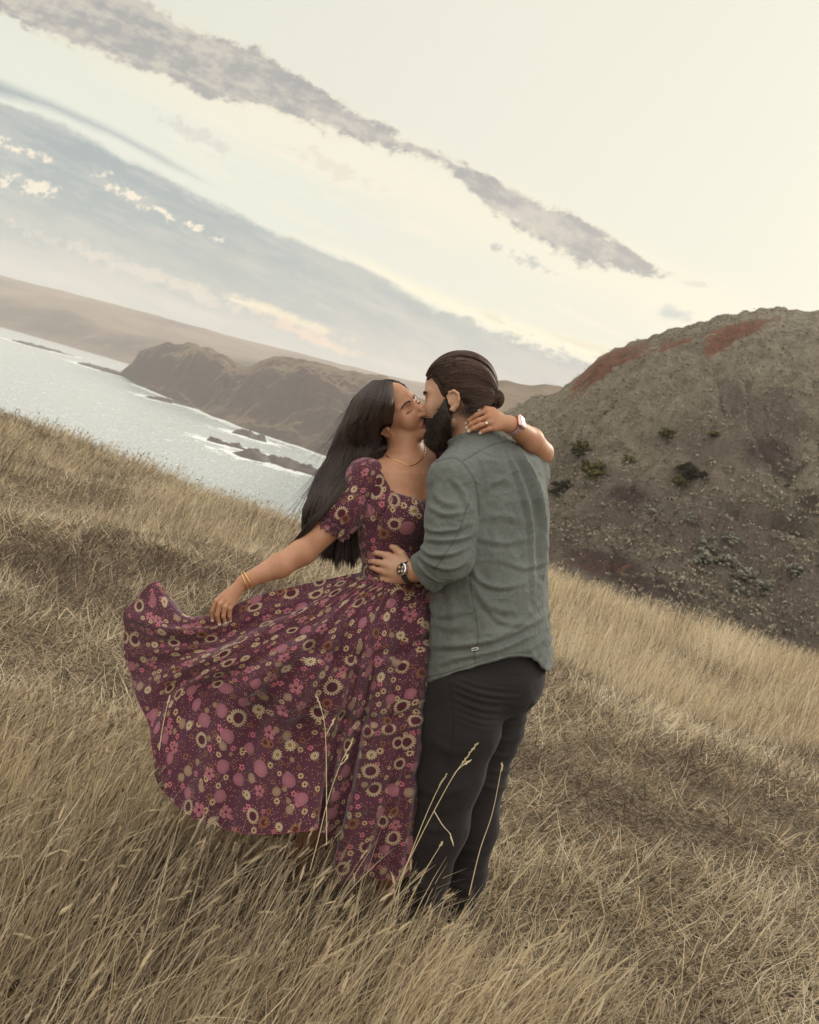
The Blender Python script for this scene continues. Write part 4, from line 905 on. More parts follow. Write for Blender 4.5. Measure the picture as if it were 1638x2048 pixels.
for j in range(20):
    _, g = snap(p, w_skull, 0, 1); P[:, j] = p + g * (lo_n * min(1, (j + 1) / 3))[:, None]; d = tgt - p; dl = np.linalg.norm(d, axis=1, keepdims=True); d = d / dl + np.where(near, -1., 1.)[:, None] * sidev * np.clip(1 - np.abs((p - WH0) @ WR[:, 0:1]) / .05, 0, 1) * .7
    d -= (d * g).sum(1, keepdims=True) * g; d /= np.linalg.norm(d, axis=1, keepdims=True) + 1e-6; p = snap(p + d * .0065, w_skull, .0, 1)[0]
strands(W_, 'crown_strands', P, ear_clear(P, np.full((1, 20), .0011) * np.interp(np.arange(20), [0, 2, 17, 19], [.3, 1, 1, .3])[None]), HAIR_W, hm)
# the lower locks that hang under the sleeve, and loose flyaways
N2 = 900; a = RNG.random(N2); P = np.empty((N2, 12, 3)); u0 = 668 + 62 * a; u1 = 642 + 96 * a + RNG.normal(0, 3, N2); v1 = 1095 + 45 * RNG.random(N2) ** .6 * np.sin(.4 + a * 2.6) + 6 * np.sin(a * 23)
for j in range(12):
    t = j / 11; uu = u0 * (1 - t) + u1 * t + 4 * np.sin(t * 4 + a * 7) * t; vv = 1020 * (1 - t) + v1 * t; ww = -.03 + RNG.random(N2) * .004
    P[:, j] = np.stack([(uu - 819) * (DC - ww) / FPX, (1024 - vv) * (DC - ww) / FPX, ww + .02 * (RNG.random(N2) if j == 0 else 0) + .015 * np.sin(a * 40)], 1)
strands(W_, 'hair_ends', P, np.interp(np.arange(12), [0, 9, 11], [1, .9, .1])[None] * .0014, HAIR_W, hm)
N3 = 90; P = np.empty((N3, 16, 3)); st_i = RNG.integers(4, 26, N3)
for k in range(N3):
    i = st_i[k]; p = gL[i] + np.array([.004, 0, 0]); dr = nrm(np.array([-.35 - .5 * RNG.random(), -1, .2 * RNG.normal()])); L = .09 + .14 * RNG.random(); cv = RNG.normal(0, .35)
    for j in range(16): t = j / 15; P[k, j] = p + dr * L * t + np.array([-1, .3, 0]) * cv * L * .3 * t * t
strands(W_, 'flyaway_hair', P, np.interp(np.arange(16), [0, 15], [1, .3])[None] * .0005, HAIR_W, hm)
# eyebrows and lashes
for sx in (1, -1):
    n_ = 90; s = RNG.random(n_); bx = sx * (.014 + .032 * s); by = .0315 + .0075 * np.sin(s * 2.3) - .006 * s ** 2 + RNG.normal(0, .0016, n_) * (1 - s * .5)
    st = WH0 + (np.stack([bx, by, .12 - .03 * s], 1) * WS) @ WR.T; st, g = snap(st, w_body, .0003, 12)
    dr = (np.stack([sx * np.ones(n_), .35 - .5 * s, -.5 * s], 1)) @ WR.T; P = np.stack([st + dr * .0075 * t + g * .0012 * math.sin(t * 3) for t in np.linspace(0, 1, 4)], 1)
    strands(W_, 'eyebrow', P, np.array([[.0007, .0009, .0008, .0001]]), HAIR_W)
    n_ = 46; s = np.linspace(0, 1, n_); bx = sx * (.019 + .025 * s); st = WH0 + (np.stack([bx, .0080 - .001 * np.sin(s * 3.1), .0915 - .008 * s], 1) * WS) @ WR.T; st, g = snap(st, w_body, .0003, 6)
    dr = (np.stack([sx * .45 * s, -.75 + 0 * s, .45 + 0 * s], 1)) @ WR.T; P = np.stack([st + dr * .0055 * t + (WR @ np.array([0, 1., 0])) * .003 * t * t for t in np.linspace(0, 1, 4)], 1)
    strands(W_, 'eyelashes', P, np.array([[.0004, .0004, .0003, .0001]]), HAIR_W)
# jewellery
nk = np.array([K(768, 903, -.02), K(782, 918, .0), K(802, 928, .0), K(822, 931, -.0), (K(838, 923, -.03)), K(846, 908, -.06), K(849, 892, -.09)]); nk = spline(nk, 90); nk, g = snap(nk, w_body, .0012, 10)
V, F = tubes(nk[None], np.full((1, 90), .0011) * (1 + .5 * (np.arange(90) % 3 == 0))[None], 5); W_.part('necklace', V, F, GOLD)
ep = WH0 + WR @ (np.array([-.083, -.026, .006]) * WS)
for off in ((0, 0, 0), (.001, .007, .006), (0, .013, .009)): V, F = sphere(ep + WR @ np.array(off), .0024 if off[1] else .0032, None, 8); W_.part('earring', V, F, GOLD)
f3 = lf[2]; rc = f3[0] * .62 + f3[1] * .38; ax = nrm(f3[1] - f3[0]); A = nrm(np.cross(ax, (0, 0, 1))); B = np.cross(ax, A)
V, F = ring(rc, A, B, .0086, .0086, .0011, 30, 5); rg = W_.part('ring', V, F, GOLD)
V, F = sphere(rc + np.array([0, 0, .0105]), (.0038, .0030, .0026), None, 6); m_, t_, b_ = material('diamond', .05, .9); t_.put(b_.inputs['Base Color'], lin(240, 238, 230)); W_.part('gemstone', V, F, m_, rg, smooth=False)
for k, (c_, rr_2) in enumerate(((K(488, 1163.5, .102), .0262), (K(496, 1160.5, .100), .0272))):
    ax = nrm(K(560, 1131, .075) - K(492, 1162, .10)); ax = nrm(ax + np.array([0.05, .18 * (k - .5), 0])); A = nrm(np.cross(ax, (0, 0, 1))); B = np.cross(ax, A); V, F = ring(c_, A, B, rr_2, rr_2, .0016, 60, 6); W_.part('bangle', V, F, GOLD)
# smart watch
ax = nrm(K(1062, 880, -.03) - K(1022, 848, .072)); wcn = K(1025, 851, .064); rz = nrm(np.array([.30, .42, .85]) - ax * (np.array([.30, .42, .85]) @ ax)); sx_ = np.cross(rz, ax)
STRAP = simple('mauve_strap', lin(158, 128, 128), .6, .3); V, F = ring(wcn, sx_, rz, .0275, .0265, .002, 60, 8, Wd=(.0105, .0016)); wt = W_.part('watch', V, F, STRAP)
Rw = np.stack([ax, sx_, rz], 1); V, F = rbox(wcn + rz * .0295, (.0165, .0195, .0052), Rw, .35); W_.part('watch_case', V, F, ROSE, wt)
m_, t_, b_ = material('black_glass', .3, .25); t_.put(b_.inputs['Base Color'], t_.mix(t_.noise(t_.coord(), 40.), lin(26, 26, 30), lin(40, 42, 46))); V, F = rbox(wcn + rz * .0332, (.0135, .0165, .0022), Rw, .3); W_.part('watch_face', V, F, m_, wt)
# ------------------------------------------------------------------ the man
M_ = Person('bearded man with a hair bun in a grey green linen shirt and dark trousers', (.42, 3.3, 0.))
MH0 = K(919, 806, 0.); MR = frame((-.332, -.027, .943), (-.048, .999, .011)); MS = 1.0
mhead, mear = head_sdf(MS); mears = [bounded(mear(k), (k * .078, 0, 0), .045, .02) for k in (1, -1)]
def m_local(P): return (P - MH0) @ MR
def m_head0(P):
    q = m_local(P); d = mhead(q)
    for e in mears: d = smin(d, e(q), .004)
    return d
m_head = bounded(m_head0, MH0, .18)
ML = nrm((-.72, .02, .69)); MB = nrm(np.cross((0.02, 1, .05), ML)); MB = MB if MB[2] > 0 else -MB; MU = np.cross(ML, -MB)
mC = [(950, 868, .0), (962, 890, .0), (978, 922, .0), (984, 1000, -.005), (981, 1090, -.005), (980, 1180, -.005), (980, 1260, -.01), (979, 1340, -.02), (976, 1400, -.03)]
mC = [K(*p) for p in mC]; ma = [.062, .085, .178, .196, .190, .188, .194, .200, .196]; mb = [.060, .072, .098, .125, .135, .142, .148, .155, .150]
msh_l, msh_r = K(905, 962, .125), K(1052, 948, -.13)
mel, mwr = K(902, 1122, .185), K(822, 1145, .092)
hf = [[(776, 1112, .070), (764, 1108, .070), (754, 1106, .062), (747, 1106, .048)], [(770, 1128, .072), (757, 1125, .072), (747, 1123, .062), (740, 1123, .046)], [(771, 1144, .068), (758, 1140, .068), (748, 1136, .058), (742, 1135, .042)], [(776, 1160, .060), (765, 1159, .060), (756, 1157, .050), (750, 1156, .038)]]
hf = [[K(*p) for p in f] for f in hf]
mhand = bounded(hand_sdf(K(814, 1144, .088), [f[0] for f in hf], hf, [K(812, 1128, .082), K(803, 1108, .078), K(792, 1098, .070), K(782, 1092, .062)], .0165, .0080, wr=[K(813, 1134, .084), K(812, 1141, .088), K(813, 1149, .088), K(815, 1156, .082)]), K(780, 1128, .07), .10)
mtor = loft(mC, ML, MB, [x - q for x, q in zip(ma, (.012, .012, .012, .012, .012, .02, .045, .05, .06))], [x - q for x, q in zip(mb, (.012, .012, .012, .012, .012, .02, .045, .05, .06))])
marm = bchain(chain([msh_l, mel, mwr], [.056, .040, .030], .012), [msh_l, mel, mwr], .08)
marm_r = bchain(chain([msh_r, K(1000, 1090, -.24), K(870, 1130, -.22)], [.056, .040, .030], .012), [msh_r, K(870, 1130, -.22)], .09)      # right arm round her back, unseen
mneck = chain([MH0 + MR @ np.array([0, -.015, -.025]), K(942, 860, .0), K(960, 900, .0)], [.058, .058, .075], .02)
LEG_N = [K(932, 1372, .05), K(922, 1450, .04), K(900, 1550, .02), K(880, 1650, -.02), K(850, 1750, -.06), K(819, 1850, -.10)]; RN = [.110, .109, .092, .078, .071, .062]
LEG_F = [K(990, 1380, -.12), K(985, 1450, -.13), K(955, 1550, -.15), K(944, 1650, -.19), K(926, 1745, -.24), K(905, 1815, -.28)]; RF = [.115, .090, .083, .076, .070, .062]
mlegs = bounded(union([chain(LEG_N, [r - .02 for r in RN], .02), chain(LEG_F, [r - .02 for r in RF], .02), capsule(K(835, 1858, -.10), K(750, 1864, -.03), .036, .026), capsule(K(905, 1822, -.28), K(850, 1828, -.22), .036, .026)], .02), K(920, 1620, -.1), .55)
def m_body(P):
    d = mtor(P); d = smin(d, union([capsule(mC[1], msh_l, .05, .05), capsule(mC[1], msh_r, .05, .05)], .02)(P), .03); d = smin(d, mneck(P), .02); d = smin(d, m_head(P), .015)
    d = smin(d, marm(P), .015); d = smin(d, marm_r(P), .015); d = smin(d, mhand(P), .012); return smin(d, mlegs(P), .03)
lo, hi = lo_hi([K(700, 1880, -.36), K(1120, 690, .26)], .03)
V, F = mesh_sdf(m_body, lo, hi, .0025); V = smooth(V, F, 1, .4)
q = m_local(V) / MS; lip = ((np.abs(q[:, 0]) < .026) & (q[:, 2] > .07)) * np.clip(1 - np.abs(q[:, 1] + .0562) / .0125, 0, 1) ** .4
stub = sstep(q[:, 1], .03, -.02) * sstep(q[:, 2], -.035, .0) * sstep(q[:, 2], .075, .05) * sstep(q[:, 1], -.12, -.08) * .5 * (np.linalg.norm(q, axis=1) < .2)
stub = np.maximum(stub, sstep(q[:, 1], .01, -.02) * sstep(q[:, 1], -.085, -.05) * sstep(q[:, 2], -.02, -.05) * .45 * (np.linalg.norm(q, axis=1) < .2)) * (np.abs(q[:, 0]) < .078)
nz_ = normals(V, F); nm = np.zeros(len(V))
for f_ in hf:
    dr = nrm(f_[3] - f_[2]); c = f_[3] + np.array([0, 0, .004]); e = V - c; al = e @ dr; la = np.linalg.norm(e - al[:, None] * dr, axis=1); nm = np.maximum(nm, ((np.abs(al) < .006) & (la < .005) & (nz_[:, 2] > .2)) * .35)
M_.part('body', V, F, SKIN_M, attrs={'lip': lip, 'nail': nm, 'stub': stub})

# hair slicked back to a bun
HLy = lambda z: np.interp(z, [-.10, -.045, -.034, -.024, .012, .018, .026, .034, .044, .056, .070, .090, .11], [-.055, -.050, -.03, .034, .036, .004, -.006, .022, .050, .062, .078, .086, .088])
def m_skull0(q): return union([ell((0, .052, -.006), (.0775, .090, .098)), ell((0, .0, -.035), (.060, .07, .058))], .03)(q)
def m_skull(P): return m_skull0(m_local(P) / MS) * MS
def m_cap(P):
    q = m_local(P) / MS; d = m_skull0(q) - .002; return smax(d, HLy(q[:, 2]) - q[:, 1], .006) * MS
lo, hi = lo_hi([MH0], .17); V, F = mesh_sdf(m_cap, lo, hi, .0026); V, F = largest(V, F); V = smooth(V, F, 1)
mh = M_.part('hair', V, F, HAIR_M, attrs={'tint': np.full(len(V), .15)})
bun = K(990, 798, .012)
# dense strands from all over the scalp toward the bun
n_ = 9000; z_ = RNG.uniform(-.10, .105, n_); y_ = RNG.uniform(-.06, .15, n_); x_ = RNG.choice([-1, 1], n_, p=[.25, .75]) * .1; ok = (y_ > HLy(z_)) ; q0 = np.stack([x_, y_, z_], 1)[ok]
# add a dense row on the hairline itself
zz = RNG.uniform(-.02, .095, 2600); q1 = np.stack([RNG.choice([-1, 1], 2600, p=[.2, .8]) * .1, HLy(zz) + RNG.random(2600) * .006, zz], 1)
zf = RNG.uniform(-.06, .06, 700); q2 = np.stack([zf, .088 - (zf / .06) ** 2 * .010, np.full(700, .12)], 1)
zt = RNG.uniform(-.10, .07, 3200); xt = RNG.uniform(-.075, .06, 3200); q3 = np.stack([xt, .17 - .3 * np.abs(xt), zt], 1); q0 = np.concatenate([q0, q1, q2, q3]); 
def proj(qq, it=6):
    P = MH0 + (qq * MS) @ MR.T; P, g = snap(P, m_skull, .006, it); return P
p = proj(q0); N0 = len(p); MJ = 26; P = np.empty((N0, MJ, 3)); hgt = RNG.random(N0) * .005 + .0035 + .003 * vnoise(p * 60, 4); wv = RNG.normal(0, .10, N0); dirn = bun - p; L0 = np.linalg.norm(dirn, axis=1)
stepl = np.minimum(L0 * 1.15, .05 + .10 * RNG.random(N0)) / (MJ - 1); swp = MR @ np.array([0, .35, -.6])
for j in range(MJ):
    P[:, j] = p; _, g = snap(p, m_skull, 0, 1); d = bun - p; dl = np.linalg.norm(d, axis=1, keepdims=True); d = d / (dl + 1e-6) + swp * np.clip(dl / .12 - .35, 0, 1) * 1.1; d += (np.cross(g, d)) * (wv * math.sin(j * .35))[:, None]
    d -= (d * g).sum(1, keepdims=True) * g; d /= np.linalg.norm(d, axis=1, keepdims=True) + 1e-6; act = (dl[:, 0] > .024)[:, None]
    pn = p + d * stepl[:, None]; pn, g2 = snap(pn, m_skull, 0, 2); pn = pn + g2 * (hgt * min(1, (j + 1) / 4))[:, None]; p = np.where(act, pn, p + (bun - p) * .02)
strands(M_, 'hair_strands', P, np.full((N0, 1), .00085) * np.interp(np.arange(MJ), [0, 2, MJ - 3, MJ - 1], [.4, 1, 1, .2])[None], HAIR_M, mh)
V, F = sphere(bun, (.0235, .0255, .025), None, 16); V = V + fbm(V * 90, 3, 3)[:, None] * .0015; bn = M_.part('hair_bun', V, F, HAIR_M, mh, attrs={'tint': np.zeros(len(V))})
nb = 420; P = np.empty((nb, 30, 3)); a0 = RNG.random(nb) * 6.28; tl = RNG.normal(0, .5, nb); sp = RNG.uniform(1.5, 4, nb)
for j in range(30):
    t = j / 29; th = a0 + sp * t; ph_ = tl + .7 * np.sin(t * 3 + a0); P[:, j] = bun + np.stack([np.cos(th) * np.cos(ph_) * .0255, np.sin(th) * np.cos(ph_) * .0275, np.sin(ph_) * .0265], 1) * (1 + .05 * np.sin(a0 * 5 + t * 2))[:, None]
strands(M_, 'bun_strands', P, np.full((nb, 30), .0010), HAIR_M, bn)
# short curls at the nape and flyaways
nf_ = 98; P = np.empty((nf_, 12, 3)); 
for k in range(nf_):
    if k < 98: q_ = np.array([.1, -.052 + .035 * RNG.random(), -.02 - .055 * RNG.random()]); b0 = proj(q_[None])[0]; dr = nrm(MR @ np.array([.25, -.75 + .3 * RNG.normal(), -.3 + .5 * RNG.normal()])); Lh = .012 + .02 * RNG.random()
    else: q_ = np.array([.02 * RNG.normal(), .16, RNG.uniform(-.06, .0)]); b0 = proj(q_[None])[0] + MR @ np.array([0, .005, 0]); dr = nrm(MR @ np.array([.1 * RNG.normal(), .35, -.8])); Lh = .014 + .016 * RNG.random(); dr = nrm(MR @ np.array([.1 * RNG.normal(), .12, -.9]))
    cu = RNG.normal(0, 2.); s1 = nrm(np.cross(dr, (0, .3, 1)))
    for j in range(12): t = j / 11; P[k, j] = b0 + dr * Lh * t + s1 * Lh * .5 * (1 - math.cos(cu * t)) * np.sign(cu) + (np.array([0, 0, .004]) * math.sin(t * 3))
strands(M_, 'stray_curls', P, np.interp(np.arange(12), [0, 11], [.0007, .0003])[None], HAIR_M, mh)
# beard: shaped mass and dense short hairs
def m_beard(P):
    q = m_local(P) / MS
    d = union([capsule((sx * .058, .012, .012), (sx * .056, -.045, .018), .017, .024) for sx in (1, -1)] + [capsule((sx * .052, -.048, .020), (sx * .018, -.096, .076), .027, .029) for sx in (1, -1)] + [capsule((0, -.098, .076), (0, -.112, .072), .030, .022)] + [capsule((sx * .057, -.018, .026), (sx * .034, -.046, .070), .016, .017) for sx in (1, -1)] +
              [capsule((sx * .034, -.062, .074), (0, -.040, .100), .014, .0085) for sx in (1, -1)], .02)(q)
    cheek = -(.030 - q[:, 1]) if False else q[:, 1] - np.interp(q[:, 2], [.0, .03, .045, .065, .085, .11], [.02, .012, -.012, -.030, -.034, -.034])
    back = np.interp(q[:, 1], [-.13, -.09, -.06, -.03, 0, .03], [.035, .016, .004, .004, .012, .016]) - q[:, 2]
    mouth = ell((0, -.0565, .108), (.020, .0055, .014))(q)
    return smax(smax(smax(d, cheek, .012), back, .012), -mouth, .004) * MS
lo, hi = lo_hi([MH0 + MR @ np.array([0, -.05, .05])], .13); V, F = mesh_sdf(m_beard, lo, hi, .0026); V = smooth(V, F, 1); V = V + normals(V, F) * (.0015 * fbm(V * 150, 2, 8) - .002)[:, None]
bd_ = M_.part('beard', V, F, BEARD_M, attrs={'tint': np.full(len(V), .1)})
N = normals(V, F); ii = RNG.choice(len(V), 14000); s0 = V[ii] - N[ii] * .002; dn = MR @ np.array([0, -.8, -.25]); dr = N[ii] * .45 + dn[None] * .9 + RNG.normal(0, .36, (14000, 3)); dr /= np.linalg.norm(dr, axis=1, keepdims=True); Lb = .005 + .009 * RNG.random((14000, 1))
qb = m_local(s0) / MS; Lb *= (.35 + .65 * sstep(qb[:, 1], .0, -.05))[:, None]
P = np.stack([s0 + dr * Lb * t + dn * .002 * t * t for t in (0, .5, 1)], 1); strands(M_, 'beard_strands', P, np.array([[.0007, .0007, .0001]]), BEARD_M, bd_)
# stubble fading upward along the cheek and down the neck
n_ = 7000; zq = RNG.uniform(-.002, .085, n_); ed = np.interp(zq, [0, .03, .045, .065, .085], [.030, .010, -.012, -.030, -.036]); dy = RNG.exponential(.016, n_); yq = ed - .034 + dy; yq = np.minimum(yq, .05); st = MH0 + (np.stack([np.full(n_, .10), yq, zq], 1) * MS) @ MR.T
ok = (RNG.random(n_) < sstep(zq, -.002, .012)) & (zq + dy * .9 < .09); st, g = snap(st[ok], m_body, .0, 6); ql = m_local(st); k_ = ql[:, 0] < .068; st, g = st[k_], g[k_]; dr = g * .5 + dn[None]; P = np.stack([st + dr * .0030 * t for t in (0, .5, 1)], 1); strands(M_, 'stubble', P, np.array([[.00028, .00025, .0001]]), BEARD_M)
for sx in (1, -1):
    n_ = 130; s = RNG.random(n_); st = MH0 + (np.stack([sx * (.010 + .040 * s), .034 + .006 * np.sin(s * 2.2) - .005 * s + RNG.normal(0, .0024, n_) * (1 - s * .5), .125 - .035 * s], 1) * MS) @ MR.T; st, g = snap(st, m_body, .0003, 12)
    dr = np.stack([sx * np.ones(n_), .3 - .5 * s, -.5 * s], 1) @ MR.T; P = np.stack([st + dr * .008 * t + g * .0022 * math.sin(t * 3) for t in np.linspace(0, 1, 4)], 1); strands(M_, 'eyebrow', P, np.array([[.0006, .0008, .0007, .0001]]), HAIR_M)
    n_ = 46; s = np.linspace(0, 1, n_); st = MH0 + (np.stack([sx * (.019 + .025 * s), .0080 - .001 * np.sin(s * 3.1), .0915 - .008 * s], 1) * MS) @ MR.T; st, g = snap(st, m_body, .0003, 6)
    dr = np.stack([sx * .45 * s, -.55 + 0 * s, .7 + 0 * s], 1) @ MR.T; P = np.stack([st + dr * .006 * t + (MR @ np.array([0, 1., 0])) * .003 * t * t for t in np.linspace(0, 1, 4)], 1); strands(M_, 'eyelashes', P, np.array([[.0005, .0005, .0004, .0001]]), HAIR_M)

# linen shirt
def linen():
    m, t, b = material('green_grey_linen', .9, .12); c = t.coord(); n = t.noise(c, 7., 4., .6); x, y, z = t.sep(c)
    wv1 = t.noise(t.comb(x * 900., y * 60., z * 60.), 1., 2., .5); wv2 = t.noise(t.comb(x * 60., y * 60., z * 900.), 1., 2., .5); w_ = wv1 * .5 + wv2 * .5
    col = t.mix(t.ss(n, .3, .7), lin(99, 100, 94), lin(86, 88, 82)); col = t.mix(t.ss(w_, .35, .65) * .35, col, lin(126, 130, 121)); col = t.mix(t.attr('seam') * .55, col, lin(66, 72, 64))
    t.put(b.inputs['Base Color'], col); b.inputs['Sheen Weight'].default_value = .1; t.put(b.inputs['Normal'], t.bump(w_, .35, .0015)); return m
LINEN = linen()
hem = below([(700, 1340), (800, 1350), (842, 1362), (858, 1364), (880, 1357), (905, 1348), (950, 1334), (1000, 1319), (1040, 1313), (1062, 1314), (1076, 1324), (1086, 1336), (1096, 1344), (1104, 1334), (1112, 1326), (1200, 1330)])
stor = loft(mC, ML, MB, [x + q for x, q in zip(ma, (.004,) * 7 + (.010, .016))], [x + q for x, q in zip(mb, (.004,) * 7 + (.012, .020))]); cuff_p = K(853, 1146, .14); cuff_n = K(800, 1182, .14) - K(860, 1120, .14) ; cuff_n = nrm((-.80, -.52, -.28))
SLV = [msh_l, K(903, 1040, .155), K(898, 1112, .180), K(850, 1144, .138)]
sleeve = bchain(chain(SLV, [.072, .072, .066, .056], .02), SLV, .12); sl_cut = halfspace(cuff_p, cuff_n); slin = capsule(K(880, 1128, .165), K(815, 1162, .09), .046, .046)
collar = loft([K(944, 862, .004), K(952, 880, .004), K(960, 900, .004)], nrm((-.72, .3, .6)), MB, [.064, .068, .08], [.066, .070, .08])
marm_rs = bchain(chain([msh_r, K(1000, 1090, -.24), K(900, 1125, -.24)], [.068, .056, .050], .02), [msh_r, K(870, 1130, -.22)], .1)
def shirt(P):
    d = stor(P); d = smin(d, union([capsule(K(958, 903, 0), msh_l, .060, .072), capsule(K(965, 900, 0), msh_r, .060, .070)], .03)(P), .035); d = smin(d, marm_rs(P), .02)
    d = smax(d, -hem(P), .003) if False else smax(d, -(hem(P)), .003)
    s_ = smax(smax(sleeve(P), sl_cut(P), .003), -slin(P), .003); d = smin(d, s_, .008)
    c_ = smax(collar(P), K(0, 868)[1] - 0 * P[:, 0] if False else (P @ np.array([.35, .93, 0.]) - (K(930, 872) @ np.array([.35, .93, 0.]))), .003)
    return smin(d, c_, .004)
lo, hi = lo_hi([K(800, 1380, -.36), K(1125, 850, .28)], .03); V, F = mesh_sdf(shirt, lo, hi, .0024); V = smooth(V, F, 1, .5)
N = normals(V, F); u, v = uv_of(V); fr = sstep(N[:, 2], -.15, .25)
dsl = sleeve(V); dt_ = stor(V); on_s = sstep(dsl - dt_, .004, -.006) * sstep(v, 940, 975)          # 1 on the sleeve
def fold_line(pts, wd, amp, asym=.5):
    q = np.array(pts, float); q = spline(q, 40); best = np.full(len(V), 1e9); tt = np.zeros(len(V)); sd = np.zeros(len(V))
    for i in range(39):
        a, b_ = q[i], q[i + 1]; ba = b_ - a; L = ba @ ba; h = np.clip(((u - a[0]) * ba[0] + (v - a[1]) * ba[1]) / L, 0, 1); dx, dy = u - a[0] - h * ba[0], v - a[1] - h * ba[1]; r = np.hypot(dx, dy); m = r < best
        best[m] = r[m]; tt[m] = (i + h[m]) / 39; sd[m] = np.sign(ba[0] * dy[m] - ba[1] * dx[m])
    en = np.sin(math.pi * np.clip(tt, .02, .98)) ** .6; s = best * sd
    return amp * en * (np.exp(-(s / wd) ** 2) - asym * np.exp(-((s - wd * 1.7) / (wd * .9)) ** 2))
D_ = np.zeros(len(V)); FK = 1.15
tors = [([(1025, 885), (1060, 950), (1085, 1040), (1088, 1150)], 6, .016), ([(1012, 884), (1040, 960), (1062, 1060), (1068, 1180)], 5, .008), ([(1000, 1000), (990, 1100), (985, 1200)], 12, .003),
        ([(935, 1120), (960, 1160), (1000, 1175), (1050, 1165)], 6, .006), ([(938, 1150), (980, 1210), (1040, 1225)], 8, .005), ([(945, 1040), (1000, 1030), (1060, 1045)], 9, .004), ([(950, 1075), (1010, 1085), (1075, 1070)], 7, .004),
        ([(860, 1240), (900, 1255), (940, 1245)], 9, .005), ([(850, 1290), (920, 1290), (1010, 1270), (1100, 1225)], 7, .009), ([(870, 1330), (930, 1312), (1000, 1298), (1080, 1262)], 6, .006), ([(960, 1270), (1020, 1256), (1090, 1200)], 6, .005),
        ([(1060, 1300), (1082, 1280), (1104, 1240)], 4, .007), ([(1072, 1318), (1092, 1290), (1108, 1262)], 4, .007), ([(1085, 1332), (1098, 1308), (1110, 1285)], 4, .006), ([(955, 1190), (1000, 1240), (1060, 1250)], 6, .004), ([(858, 1200), (880, 1230), (930, 1220)], 7, .005),
        ([(960, 985), (1000, 960), (1040, 970)], 8, .004), ([(1070, 960), (1092, 1020), (1098, 1100)], 5, .005), ([(1000, 1120), (1050, 1135), (1098, 1120)], 6, .004), ([(900, 1180), (910, 1240), (900, 1300)], 9, .004)]
for a in tors: D_ += FK * fold_line(*a) * (1 - on_s)
slv = [([(846, 1050), (870, 1062), (905, 1060), (945, 1045)], 5, .006), ([(850, 1078), (880, 1082), (920, 1078), (952, 1062)], 5, .007), ([(845, 1092), (862, 1108), (900, 1108), (940, 1092)], 5, .007), ([(838, 1110), (870, 1130), (905, 1135), (935, 1120)], 5, .007),
       ([(868, 985), (890, 1005), (930, 1010)], 7, .005), ([(856, 1010), (890, 1028), (945, 1020)], 6, .005), ([(900, 950), (925, 985), (945, 1030)], 6, .006), ([(840, 1128), (860, 1150), (890, 1158), (925, 1150)], 4, .007), ([(880, 960), (870, 1000), (858, 1040)], 8, .004)]
for a in slv: D_ += FK * fold_line(*a) * np.maximum(on_s, sstep(v, 980, 940) * .6)
D_ += .0035 * fbm(V * np.array([14., 9., 14.]), 4, 13) + .0012 * fbm(V * 60, 2, 14) + .0045 * (.45 - np.abs(fbm(V * np.array([11., 24., 11.]) + fbm(V * 8, 2, 5)[:, None], 2, 16))).clip(0, 1)
def lined(pts):
    q = spline(np.array(pts, float), 40); r = np.full(len(V), 1e9)
    for i in range(39):
        a, b_ = q[i], q[i + 1]; ba = b_ - a; h = np.clip(((u - a[0]) * ba[0] + (v - a[1]) * ba[1]) / (ba @ ba), 0, 1); r = np.minimum(r, np.hypot(u - a[0] - h * ba[0], v - a[1] - h * ba[1]))
    return r
SE = np.zeros(len(V)); fz = N[:, 2] > -.1
for pts, wt_, cond in (([(922, 926), (950, 908), (985, 890), (1020, 882), (1046, 888), (1072, 905)], 1.5, 1 - on_s), ([(870, 924), (900, 918), (922, 926), (946, 960), (957, 1000), (960, 1030)], 1.5, 1), ([(936, 1120), (941, 1180), (952, 1240), (955, 1280), (948, 1310), (950, 1330)], 1.5, 1 - on_s),
                       ([(938, 1000), (918, 1060), (893, 1105), (868, 1142)], 1.5, on_s), ([(834, 1100), (846, 1125), (872, 1152), (915, 1158)], 1.4, on_s), ([(850, 1356), (890, 1347), (950, 1327), (1000, 1312), (1040, 1307), (1062, 1308)], 1.2, 1 - on_s), ([(1027, 884), (1050, 930), (1064, 960)], 1.6, 1 - on_s)):
    g = np.exp(-(lined(pts) / wt_) ** 2) * fz * cond; SE = np.maximum(SE, g); D_ -= .0022 * g
V = V + N * (D_ * fr)[:, None] + N * (.002 * fbm(V * 18, 3, 15) * (1 - fr))[:, None]
sh = M_.part('shirt', V, F, LINEN, attrs={'seam': SE})
# rolled cuff, small woven tag
cc = K(852, 1145, .138); A = nrm(np.cross(cuff_n, (0, .2, 1))); B = np.cross(cuff_n, A); V, F = ring(cc - cuff_n * .006, A, B, .0575, .0575, .004, 70, 10, Wd=(.017, .0042)); V = V + .002 * fbm(V * 60, 2, 4)[:, None]; M_.part('cuff', V, F, LINEN, sh, attrs={'seam': np.zeros(len(V))})
tgp, g = snap(K(950, 1300, .2)[None], stor, .006, 8); g = g[0]; tx = nrm(np.array([1, .18, 0]) - g * (np.array([1, .18, 0]) @ g)); ty = np.cross(g, tx)
V, F = rbox(tgp[0], (.0095, .0042, .0008), np.stack([tx, ty, g], 1), .25); tg_ = M_.part('care_tag', V, F, simple('tag_white', lin(196, 192, 182), .8, .2), sh)
V, F = rbox(tgp[0] + g * .0009, (.0065, .0016, .0004), np.stack([tx, ty, g], 1), .25); M_.part('tag_print', V, F, simple('tag_black', lin(50, 50, 48), .8, .2), tg_)

